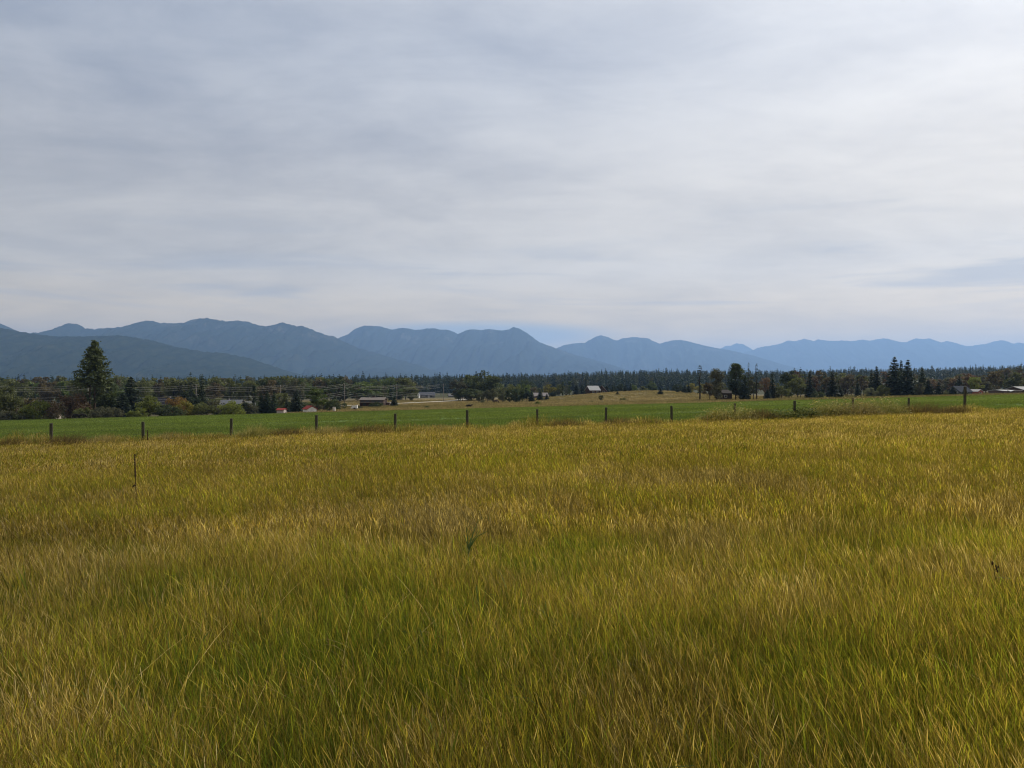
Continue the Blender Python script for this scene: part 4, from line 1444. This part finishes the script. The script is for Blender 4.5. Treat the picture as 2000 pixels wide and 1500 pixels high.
# ------------------------------------------------------------------ power line
def power_line():
    poles = [(-70, 750.5, 246), (172, 752, 264), (383, 752, 288), (548, 753, 314), (673, 750, 348), (775, 752, 378), (866, 750, 404)]
    what = ['beyond the left edge of the view', 'hidden behind the tall pine', 'hidden behind the narrow spruce', 'above the low red roof', 'in the open between the red shed and the brown house',
            'right of the brown house', 'beside the road near the grove']
    tops = []
    for i, ((px, py, d), wh) in enumerate(zip(poles, what)):
        x, y, z = at(px, d)
        h = zof(py, d) - z
        b = MB()
        b.tube([(0, 0, -0.3), (0, 0, h * 0.5), (0, 0, h)], [0.17, 0.145, 0.11], 8)
        tops.append((x, y, z + h))
        if i == 0:
            continue
        r = bpy.data.objects.new('utility_pole', None)
        link(r)
        r.location = (x, y, z)
        r.rotation_euler = (0, 0, math.radians(28))
        obj('shaft', b.mesh('shaft', M_POLE, True), r)
        b = MB()
        b.box(-1.2, 1.2, -0.19, -0.10, h - 0.62, h - 0.48)
        obj('crossarm', b.mesh('crossarm', M_POLE), r)
        for q in (-1.1, 0.0, 1.1):
            b = MB()
            b.tube([(q, -0.145 if q else 0, h - 0.48 if q else h), (q, -0.145 if q else 0, h - 0.30 if q else h + 0.18)], [0.05, 0.035], 6)
            obj('insulator', b.mesh('insulator', M_TRIM), r)
        tag(r, 'wooden utility pole ' + wh, 'utility pole', 'poles of the power line')
    wires = [('topmost wire', 0.15, 0.0), ('second wire from the top', -0.55, -1.0), ('third wire from the top', -1.35, 1.0), ('fourth wire, below a wide gap', -3.6, 0.1), ('fifth wire from the top', -4.5, 0.2), ('lowest wire', -5.3, 0.15)]
    for nm, dz, dx in wires:
        b = MB()
        pts = []
        for (p, q) in zip(tops[:-1], tops[1:]):
            for t in np.linspace(0, 1, 13)[:-1]:
                pts.append((p[0] + (q[0] - p[0]) * t + dx * 0.45, p[1] + (q[1] - p[1]) * t - dx * 0.85, p[2] + (q[2] - p[2]) * t + dz - 1.1 * 4 * t * (1 - t)))
        b.tube(pts, 0.022, 4, cap=False)
        o = obj('power_cable', b.mesh('power_cable', M_WIRE))
        tag(o, nm + ' of the power line strung across the left woods', 'cable', 'cables of the power line')


power_line()


# ------------------------------------------------------------------ buildings
def house(name, label, cat, pxl, pxr, eave, ridge_py, d, wallc, roofc, deep=7.0, yaw=0.0, gable_front=False, wins=(), door=None, chimney=None, over=0.4, trim=None, roof_metal=0.0, dy=0.0):
    """gabled building; wins / door are fractions along the front"""
    pc = (pxl + pxr) / 2
    x, y, z = at(pc, d)
    z += dy
    W = (pxr - pxl) / F * d
    he = max(1.2, zof(eave, d) - z)
    hr = zof(ridge_py, d) - z
    mw = mat_plain(name + '_wall', wallc, 0.85, 0.1, 0, 0.2, 0.8)
    mr = mat_plain(name + '_roof', roofc, 0.95, 0.05, roof_metal, 0.15, 0.6)
    r = bpy.data.objects.new(name, None)
    link(r)
    r.location = (x, y, z)
    r.rotation_euler = (0, 0, yaw)
    hw, hd = W / 2 - over, deep / 2 - over
    b = MB()
    if not gable_front:
        V = [(-hw, -hd, -1), (hw, -hd, -1), (hw, hd, -1), (-hw, hd, -1), (-hw, -hd, he), (hw, -hd, he), (hw, hd, he), (-hw, hd, he), (-hw, 0, hr - 0.15), (hw, 0, hr - 0.15)]
        Fs = [(0, 1, 5, 4), (2, 3, 7, 6), (1, 2, 6, 9, 5), (3, 0, 4, 8, 7)]
    else:
        V = [(-hw, -hd, -1), (hw, -hd, -1), (hw, hd, -1), (-hw, hd, -1), (-hw, -hd, he), (hw, -hd, he), (hw, hd, he), (-hw, hd, he), (0, -hd, hr - 0.15), (0, hd, hr - 0.15)]
        Fs = [(0, 1, 5, 8, 4), (2, 3, 7, 9, 6), (1, 2, 6, 5), (3, 0, 4, 7)]
    b.add(V, Fs)
    obj('wall', b.mesh('wall', mw), r)
    b = MB()
    th = 0.16
    for s in (-1, 1):
        if not gable_front:
            e = hd + over
            ez = he - over * (hr - he) / hd
            P = [(-hw - over, s * e, ez), (hw + over, s * e, ez), (hw + over, 0, hr), (-hw - over, 0, hr)]
        else:
            e = hw + over
            ez = he - over * (hr - he) / hw
            P = [(s * e, -hd - over, ez), (s * e, hd + over, ez), (0, hd + over, hr), (0, -hd - over, hr)]
        P2 = [(p[0], p[1], p[2] + th) for p in P]
        b.add(P + P2, [(0, 1, 2, 3), (7, 6, 5, 4), (0, 4, 5, 1), (1, 5, 6, 2), (2, 6, 7, 3), (3, 7, 4, 0)])
    rf = obj('roof', b.mesh('roof', mr), r)
    for (u, v, ww, wh) in wins:
        cx = -hw + u * 2 * hw
        cz = v * he
        b = MB()
        for q in ((cx - ww / 2 - 0.08, cx - ww / 2, cz - 0.08, cz + wh + 0.08), (cx + ww / 2, cx + ww / 2 + 0.08, cz - 0.08, cz + wh + 0.08), (cx - ww / 2, cx + ww / 2, cz - 0.08, cz), (cx - ww / 2, cx + ww / 2, cz + wh, cz + wh + 0.08)):
            b.box(q[0], q[1], -hd - 0.06, -hd + 0.02, q[2], q[3])
        f = obj('window', b.mesh('window', trim or M_TRIM), r)
        b = MB()
        b.box(cx - ww / 2, cx + ww / 2, -hd - 0.025, -hd + 0.015, cz, cz + wh)
        obj('pane', b.mesh('pane', M_GLASS), f)
    if door:
        u, dw, dh, dc = door
        cx = -hw + u * 2 * hw
        b = MB()
        b.box(cx - dw / 2, cx + dw / 2, -hd - 0.05, -hd + 0.02, 0, dh)
        obj('door', b.mesh('door', mat_plain(name + '_door', dc)), r)
    if chimney:
        u, cw, ch = chimney
        cx = -hw + u * 2 * hw
        b = MB()
        b.box(cx - cw / 2, cx + cw / 2, 0.2, 0.2 + cw, hr - 0.6, hr + ch)
        obj('chimney', b.mesh('chimney', mw), rf)
    tag(r, label, cat)
    return r


def buildings():
    house('house', 'house with a dark purple-grey roof half hidden behind shrubs', 'house', 300, 336, 794, 778, 292, (0.20, 0.18, 0.17), (0.022, 0.021, 0.027), 11, 0.15, wins=((0.25, 0.3, 1.2, 1.2), (0.7, 0.3, 1.2, 1.2)), chimney=(0.88, 0.7, 0.7))
    house('house', 'house with a pale grey metal roof behind a round light green shrub', 'house', 431, 476, 792, 781.5, 296, (0.15, 0.14, 0.13), (0.13, 0.135, 0.145), 10, -0.1, wins=((0.3, 0.3, 1.2, 1.1), (0.75, 0.3, 1.2, 1.1)), chimney=(0.3, 0.6, 0.6))
    house('outbuilding', 'small grey-roofed outbuilding beside the metal-roofed house', 'outbuilding', 474, 493, 794, 785, 302, (0.13, 0.12, 0.12), (0.15, 0.155, 0.16), 7, -0.5, gable_front=True)
    house('shed', 'low red-roofed shed sunk behind the field edge', 'shed', 542, 558, 804, 798, 224, (0.38, 0.33, 0.30), (0.20, 0.042, 0.036), 3.2, 0.0, over=0.2)
    house('shed', 'small shed with a bright red roof and a white gable end', 'shed', 594, 616, 804, 793, 222, (0.66, 0.66, 0.63), (0.21, 0.042, 0.038), 3.6, math.radians(40), gable_front=True, over=0.25, door=(0.5, 0.9, 1.3, (0.55, 0.55, 0.53)))
    bh = house('house', 'brown two-storey house with flat-pitched eaves near the road', 'house', 705, 754, 781, 777, 300, (0.045, 0.028, 0.022), (0.15, 0.13, 0.115), 9, 0.0, over=0.35,
               wins=((0.12, 0.68, 1.2, 0.8), (0.34, 0.68, 1.6, 0.8), (0.58, 0.68, 1.6, 0.8), (0.82, 0.68, 1.2, 0.8), (0.2, 0.18, 1.3, 0.9), (0.7, 0.18, 1.3, 0.9)), chimney=(0.5, 1.0, 0.8), trim=M_BARK)
    b = MB()
    b.box(-5.2, 5.2, -5.9, -4.2, 1.7, 1.86)
    obj('balcony', b.mesh('balcony', mat_plain('balcony_wood', (0.24, 0.21, 0.18))), bh)
    house('carport', 'low lean-to at the right end of the brown house', 'shed', 751, 763, 792, 789, 304, (0.09, 0.06, 0.045), (0.22, 0.19, 0.16), 5, 0.0, over=0.2)
    house('house', 'long low grey house above the road', 'house', 816, 850, 772, 766, 600, (0.14, 0.145, 0.16), (0.07, 0.075, 0.09), 12, 0.1, wins=((0.2, 0.3, 2, 1.6), (0.5, 0.3, 2, 1.6), (0.8, 0.3, 2, 1.6)), door=(0.65, 1.2, 2.2, (0.5, 0.5, 0.5)))
    house('outbuilding', 'little white outbuilding at the left end of the grey house', 'outbuilding', 814, 820, 772, 767, 575, (0.62, 0.62, 0.60), (0.30, 0.30, 0.32), 4, 0.0, gable_front=True, over=0.2)
    house('house', 'far low house with a pale roof behind the grove, upper right of the road', 'house', 875, 889, 773, 769, 620, (0.18, 0.17, 0.16), (0.15, 0.145, 0.14), 7, 0.2)
    house('house', 'low house with a pale roof behind the pasture row of trees', 'house', 1041, 1070, 774, 767.5, 460, (0.12, 0.085, 0.07), (0.20, 0.18, 0.17), 9, 0.1, wins=((0.3, 0.2, 1.2, 1), (0.7, 0.2, 1.2, 1)))
    house('log_house', 'log house with a pale grey gable roof on the tan slope', 'house', 1146, 1169, 762, 754, 425, (0.045, 0.028, 0.022), (0.30, 0.30, 0.295), 10, math.radians(12), wins=((0.3, 0.2, 1.0, 1.0), (0.7, 0.2, 1.0, 1.0)), door=(0.5, 1.0, 1.9, (0.05, 0.03, 0.02)))
    house('log_house', 'dark brown wing with its gable end facing, right of the pale roof', 'house', 1165, 1186, 766, 753.5, 430, (0.062, 0.040, 0.030), (0.085, 0.060, 0.050), 9, math.radians(-8), gable_front=True, wins=((0.3, 0.25, 1.0, 1.0), (0.7, 0.25, 1.0, 1.0)))
    house('shed', 'weathered grey shed among the farm cottonwoods', 'shed', 1405, 1426, 768, 762, 262, (0.050, 0.040, 0.034), (0.060, 0.053, 0.048), 5, 0.15, over=0.2, door=(0.7, 1.0, 1.9, (0.03, 0.025, 0.022)), wins=((0.3, 0.4, 0.8, 0.7),))
    house('house', 'house with a blue-grey roof between two small spruces', 'house', 1861, 1887, 765, 754.5, 275, (0.10, 0.10, 0.11), (0.034, 0.040, 0.052), 9, 0.0, wins=((0.3, 0.3, 0.9, 0.7), (0.7, 0.3, 0.9, 0.7)))
    house('house', 'little red house with a white gable end', 'house', 1897, 1912, 766, 761, 285, (0.30, 0.10, 0.075), (0.42, 0.40, 0.38), 5, 0.3, gable_front=True, over=0.2, wins=((0.5, 0.4, 0.6, 0.5),))
    house('barn', 'long low barn with a white roof near the right edge', 'barn', 1943, 1970, 766.5, 762, 300, (0.13, 0.09, 0.075), (0.42, 0.42, 0.41), 9, 0.1, over=0.3, door=(0.5, 1.6, 1.2, (0.07, 0.05, 0.04)))
    house('barn', 'brown barn with a pale roof at the right edge of the view', 'barn', 1972, 2016, 763.5, 755.5, 320, (0.075, 0.05, 0.04), (0.34, 0.33, 0.32), 12, 0.35, gable_front=False, over=0.4, door=(0.4, 2.6, 1.8, (0.04, 0.03, 0.025)))
    house('shed', 'flat white-roofed shed in front of the brown barn', 'shed', 1974, 1990, 767, 765, 275, (0.10, 0.08, 0.065), (0.50, 0.50, 0.49), 4, 0.0, over=0.2)
    house('house', 'pale-walled cabin glimpsed below the reddish-brown tree', 'house', 99, 115, 813, 806, 250, (0.38, 0.33, 0.28), (0.22, 0.19, 0.16), 4, 0.1, over=0.2)
    house('outhouse', 'narrow white outhouse at the field edge by a small dark tree', 'outhouse', 650, 655, 799, 796, 222, (0.50, 0.46, 0.42), (0.30, 0.27, 0.24), 1.0, 0.0, over=0.05)


buildings()


def trailer():
    d = 236.0
    x, y, z = at(692, d)
    r = bpy.data.objects.new('trailer', None)
    link(r)
    r.location = (x, y, z + 0.1)
    m = mat_plain('white_trailer', (0.62, 0.62, 0.60), 0.5, 0.4)
    b = MB()
    b.add([(-1.1, -0.6, 0.45), (1.0, -0.6, 0.45), (1.0, 0.6, 0.45), (-1.1, 0.6, 0.45), (-0.6, -0.6, 1.15), (1.0, -0.6, 1.45), (1.0, 0.6, 1.45), (-0.6, 0.6, 1.15)],
          [(3, 2, 1, 0), (4, 5, 6, 7), (0, 1, 5, 4), (1, 2, 6, 5), (2, 3, 7, 6), (3, 0, 4, 7)])
    obj('body', b.mesh('body', m), r)
    for s in (-1, 1):
        b = MB()
        b.tube([(0.2, s * 0.62, 0.35), (0.2, s * 0.78, 0.35)], [0.34, 0.34], 12)
        obj('wheel', b.mesh('wheel', M_STALK), r)
    b = MB()
    b.tube([(-1.1, 0, 0.5), (-1.9, 0, 0.42)], [0.05, 0.04], 6)
    obj('tow_bar', b.mesh('tow_bar', M_FWIRE), r)
    tag(r, 'small white wedge-fronted trailer parked at the field edge', 'trailer')


trailer()


# ------------------------------------------------------------------ grazing animals
def animal(name, label, cat, px, d, scale, col, grazing=True, yaw=0.0, lying=False, lift=0.0):
    x, y, z = at(px, d)
    me = bpy.data.meshes.new(name)
    hx, hz = (1.15, 0.45) if grazing else (1.20, 0.85)
    leg = 0.12 if lying else 0.62
    bz = 0.55 if lying else 1.05
    V = [(0, 0, bz), (0.55, 0, bz + 0.06), (-0.62, 0, bz + 0.08), (0.85, 0, bz + 0.02), (1.05, 0, (bz + hz) / 2 + 0.1), (hx + 0.05, 0, hz), (hx + 0.28, 0, hz - 0.16), (-0.80, 0, bz + 0.05), (-0.92, 0, bz - 0.45)]
    rad = [0.36, 0.34, 0.33, 0.24, 0.18, 0.15, 0.09, 0.14, 0.03]
    E = [(0, 1), (0, 2), (1, 3), (3, 4), (4, 5), (5, 6), (2, 7), (7, 8)]
    for sx, base in ((0.52, 1), (-0.60, 2)):
        for s in (-1, 1):
            i = len(V)
            k = 0.06 if sx > 0 else -0.08
            V += [(sx, s * 0.20, bz - 0.30), (sx - k, s * 0.21, bz - 0.30 - leg * 0.5), (sx, s * 0.21, bz - 0.33 - leg * 0.95)]
            rad += [0.14, 0.075, 0.06]
            E += [(base, i), (i, i + 1), (i + 1, i + 2)]
    for s in (-1, 1):
        i = len(V)
        V.append((hx - 0.05, s * 0.20, hz + 0.10))
        rad.append(0.04)
        E.append((5, i))
    me.from_pydata(V, E, [])
    me.materials.append(mat_plain(name + '_coat', col, 0.7, 0.15, 0, 0.3))
    o = obj(name, me)
    sk = o.modifiers.new('skin', 'SKIN')
    sk.use_smooth_shade = True
    for i, q in enumerate(me.skin_vertices[0].data):
        q.radius = (rad[i], rad[i])
        q.use_root = (i == 0)
    o.modifiers.new('sub', 'SUBSURF').levels = 1
    o.location = (x, y, z + lift)
    o.scale = (scale,) * 3
    o.rotation_euler = (0, 0, yaw)
    tag(o, label, cat)


animal('cow', 'black cow grazing side-on at the field edge below the tall pine', 'cow', 150, 212.5, 1.0, (0.012, 0.010, 0.009), True, math.pi, lift=0.05)
animal('cow', 'second black cow, facing the tall pine, beside the grazing one', 'cow', 160, 213, 1.0, (0.014, 0.011, 0.009), True, 0.5, lift=0.05)
animal('cow', 'dark cow lying on the tan pasture above a fence post', 'cow', 915, 238, 1.0, (0.015, 0.012, 0.010), False, 0.2, True)
animal('horse', 'brown horse grazing in front of the silvery trees', 'horse', 968, 318, 1.15, (0.05, 0.03, 0.02), True, 0.1)


# ------------------------------------------------------------------ weeds and stalks
def stalk(px, d, h, label, dark_from, mat_lo, mat_hi, name='mullein_stalk', lean=(-0.03, 0)):
    x, y, z = at(px, d)
    r = bpy.data.objects.new(name, None)
    link(r)
    r.location = (x, y, z)
    R = random.Random(int(px))
    b = MB()
    pts = [(lean[0] * t * t + 0.006 * math.sin(7 * t), lean[1] * t, h * dark_from * t) for t in np.linspace(0, 1, 8)]
    b.tube(pts, [0.008 - 0.003 * t for t in np.linspace(0, 1, 8)], 6)
    for k in range(3):
        t = R.uniform(0.35, 0.95)
        a = R.uniform(0, 6.28)
        b.add([(lean[0] * t * t, 0, h * dark_from * t), (0.05 * math.cos(a), 0.05 * math.sin(a), h * dark_from * t + 0.01), (0.09 * math.cos(a), 0.09 * math.sin(a), h * dark_from * t - 0.05)], [(0, 1, 2)])
    obj('stem', b.mesh('stem', mat_lo), r)
    b = MB()
    n = 16
    z0 = h * dark_from
    prof = []
    for k in range(n):
        t = k / (n - 1)
        prof.append(0.012 * (0.75 + 0.35 * R.random()) * (1 - 0.55 * t ** 2))
    b.tube([(lean[0] * (1 + 0.3 * k / n), lean[1], z0 + (h - z0) * k / (n - 1)) for k in range(n)], prof, 7)
    for k in range(46):
        t = R.random()
        a = R.uniform(0, 6.28)
        q = 0.010 + 0.008 * R.random()
        zz = z0 + (h - z0) * t
        b.tube([(lean[0] * (1 + 0.3 * t), 0, zz), (lean[0] * (1 + 0.3 * t) + q * math.cos(a), q * math.sin(a), zz + 0.006)], [0.006, 0.004], 4)
    obj('seed_head', b.mesh('seed_head', mat_hi), r)
    tag(r, label, 'weed')


stalk(268, 11.4, 1.03, 'dead dark brown mullein stalk standing alone in the meadow', 0.66, M_STALK, M_STALK, lean=(-0.03, 0))
stalk(292, 17.6, 1.24, 'dead mullein stalk, golden below and dark on top, near a fence post', 0.80, M_GOLD, M_STALK, lean=(-0.04, 0))
stalk(1381, 29.0, 1.00, 'pale thin dead stalk near the fence below the bare larch', 0.6, M_GOLD, M_GOLD, lean=(0.01, 0))


def green_weed():
    x, y, z = at(915, 6.7)
    r = bpy.data.objects.new('green_weed', None)
    link(r)
    r.location = (x, y, z)
    R = random.Random(4)
    b = MB()
    b.tube([(0, 0, 0), (0.0, 0, 0.30), (0.02, 0, 0.46)], [0.007, 0.006, 0.004], 5)
    for a, l in ((0.5, 0.2), (0.75, 0.24), (-0.25, 0.14), (0.3, 0.28), (-0.1, 0.24)):
        b.tube([(0.0, 0, 0.36), (l * 0.5 * math.sin(a), R.uniform(-0.03, 0.03), 0.36 + l * 0.5), (l * math.sin(a) * 1.1, R.uniform(-0.05, 0.05), 0.36 + l * math.cos(a))], [0.005, 0.004, 0.002], 4)
    obj('stem', b.mesh('stem', M_WEED), r)
    b = MB()
    for k in range(46):
        zz = R.uniform(0.3, 0.62)
        sx = (zz - 0.34) * R.uniform(-0.2, 0.75)
        blade(b, sx, R.uniform(-0.03, 0.03), R.uniform(0.04, 0.09), 0.006, R.uniform(0.3, 1.1), R.uniform(0, 6.28), 2, R.random(), R.uniform(0, 3))
        for j in range(len(b.v) - 5, len(b.v)):
            b.v[j] = (b.v[j][0], b.v[j][1], b.v[j][2] + zz)
    obj('leaf_spray', b.mesh('leaf_spray', M_WEED), r)
    tag(r, 'single forked dark green weed in the middle of the meadow', 'weed')
    x, y, z = at(1945, 5.2)
    r = bpy.data.objects.new('thistle', None)
    link(r)
    r.location = (x, y, z)
    b = MB()
    b.tube([(0, 0, 0), (0.01, 0, 0.3), (-0.02, 0, 0.47)], [0.004, 0.003, 0.002], 5)
    obj('stem', b.mesh('stem', M_STALK), r)
    for (ox, zz, s) in ((-0.024, 0.47, 0.007), (0.0, 0.45, 0.005), (0.004, 0.432, 0.006), (0.012, 0.415, 0.005), (0.016, 0.445, 0.004)):
        b = MB()
        prof = [0.3, 0.9, 1.0, 0.75, 1.05, 0.5]
        b.tube([(ox, 0, zz + s * (k - 2) * 0.75) for k in range(6)], [s * q for q in prof], 7)
        for k in range(16):
            a, e = R.uniform(0, 6.28), R.uniform(-0.4, 1.4)
            b.tube([(ox, 0, zz), (ox + 1.6 * s * math.cos(a) * math.cos(e), 1.6 * s * math.sin(a) * math.cos(e), zz + 1.6 * s * math.sin(e))], [0.002, 0.0006], 3)
        obj('seed_head', b.mesh('seed_head', M_STALK), r)
    tag(r, 'dark dried thistle-like seed heads sticking out of the grass at far right', 'weed')


green_weed()


def tussock(px, off, w, h, hue, label, name='grass_tussock', n=1100, leafy=False, pal=None):
    """clump of coarse grass or weeds on the fence line"""
    d = 1 / (0.02857 - 0.0000040238 * (px - 100)) + off
    x, y, z = at(px, d)
    R = random.Random(int(px * 3 + off * 10))
    W = w / F * d
    h *= 1.25
    b = MB()
    for _ in range(n):
        u = R.uniform(-1, 1)
        v = R.gauss(0, 0.42)
        hh = h * (1 - 0.5 * abs(u) ** 2.5) * R.uniform(0.6, 1.12)
        if leafy and R.random() < leafy:
            a = R.uniform(0, 6.28)
            s = R.uniform(0.03, 0.075)
            c = np.array([u * W / 2, v * 1.2, hh * R.uniform(0.15, 1.0)])
            e = np.array([math.cos(a), math.sin(a), R.uniform(-0.6, 0.6)]) * s
            f = np.array([-math.sin(a), math.cos(a), R.uniform(-0.6, 0.6)]) * s * 0.7
            b.add([c - e, c + f, c + e, c - f], [(0, 1, 2, 3)], R.random())
        else:
            blade(b, u * W / 2, v, hh, R.uniform(0.010, 0.020), abs(R.gauss(0.35, 0.25)), R.choice([R.uniform(-0.7, 0.7), R.uniform(0, 6.28)]), 3, R.random(), R.uniform(0, 3.14), R.choice([0, 0.5]))
    o = obj(name, b.mesh(name, M_TUSS[hue]), None, (x, y, z))
    tag(o, label, 'weed clump' if leafy > 0.7 else 'grass clump', 'clumps along the fence')


def mat_tuss(name, a, b, c, tr=0.35):
    m, g, out = new_mat(name)
    col = g.ramp(attr(g, 'tone'), [(0.0, a), (0.5, b), (1.0, c)])
    pbr(g, out, col, 0.9, 0.03, translucent=tr, tcol=g.mix(1.0, col, (1.3, 1.2, 0.7), 'MULTIPLY'))
    return m


M_TUSS = {'straw': mat_tuss('straw_clump', (0.12, 0.105, 0.040), (0.24, 0.20, 0.085), (0.44, 0.38, 0.20)),
          'brown': mat_tuss('brown_clump', (0.055, 0.040, 0.022), (0.105, 0.075, 0.040), (0.19, 0.15, 0.07)),
          'leaf': mat_tuss('leafy_clump', (0.036, 0.052, 0.016), (0.075, 0.095, 0.030), (0.19, 0.19, 0.065)),
          'mix': mat_tuss('mixed_clump', (0.10, 0.115, 0.030), (0.21, 0.20, 0.065), (0.42, 0.37, 0.18))}

for row in ((25, -0.6, 60, 0.62, 'brown', 'brown grass clump at the far left of the fence line'),
            (130, -0.7, 90, 0.72, 'brown', 'wide brown grass clump at the foot of the leftmost fence post'),
            (205, -0.3, 60, 0.64, 'straw', 'straw-coloured clump between the two leftmost posts'),
            (325, -0.2, 60, 0.60, 'straw', 'straw-coloured clump right of the second post'),
            (495, -0.5, 70, 0.80, 'mix', 'tall green-and-straw clump right of the third post'),
            (560, -0.5, 70, 0.66, 'brown', 'brown clump between the third and fourth posts'),
            (640, -0.4, 80, 0.66, 'straw', 'straw clump right of the fourth post'),
            (715, -0.5, 110, 0.70, 'brown', 'long brown clump left of the post below the brown house'),
            (850, -0.2, 80, 0.55, 'straw', 'low straw clump below the grey house'),
            (1100, -0.6, 95, 0.74, 'brown', 'rounded brown clump right of the middle post'),
            (1205, -0.2, 70, 0.70, 'brown', 'brown clump below the log house'),
            (1265, -0.4, 70, 0.56, 'brown', 'low brown clump below the knoll'),
            (1425, -0.4, 120, 1.0, 'mix', 'bushy straw-and-green clump around the post below the farm cottonwoods'),
            (1480, -0.5, 80, 0.9, 'brown', 'brown clump left of the dark leafy weeds'),
            (1615, -0.1, 80, 1.15, 'mix', 'tall tangled clump right of the dark leafy weeds'),
            (1670, -0.5, 90, 1.15, 'straw', 'pale tangled clump under the third post from the right'),
            (1722, -0.4, 90, 1.15, 'mix', 'tall green clump left of the last but one post'),
            (1795, -0.6, 100, 1.0, 'brown', 'brown clump around the last but one post'),
            (1860, -0.7, 60, 0.75, 'brown', 'brown clump left of the tall corner post')):
    lf = 0.6 if row[0] in (1425, 1615, 1670, 1722) else 0
    tussock(*row, n=2200 if lf else 1100, leafy=lf)
tussock(1530, -0.9, 76, 0.66, 'leaf', 'dark green leafy weeds spreading left of a fence post', 'leafy_weed', 2200, 0.85)
tussock(1572, -0.6, 56, 0.74, 'leaf', 'dark green leafy weeds climbing around a fence post', 'leafy_weed', 2200, 0.85)
tussock(1555, 0.0, 9, 1.0, 'leaf', 'vine of dark leaves wound up a fence post', 'leafy_weed', 400, 0.95)
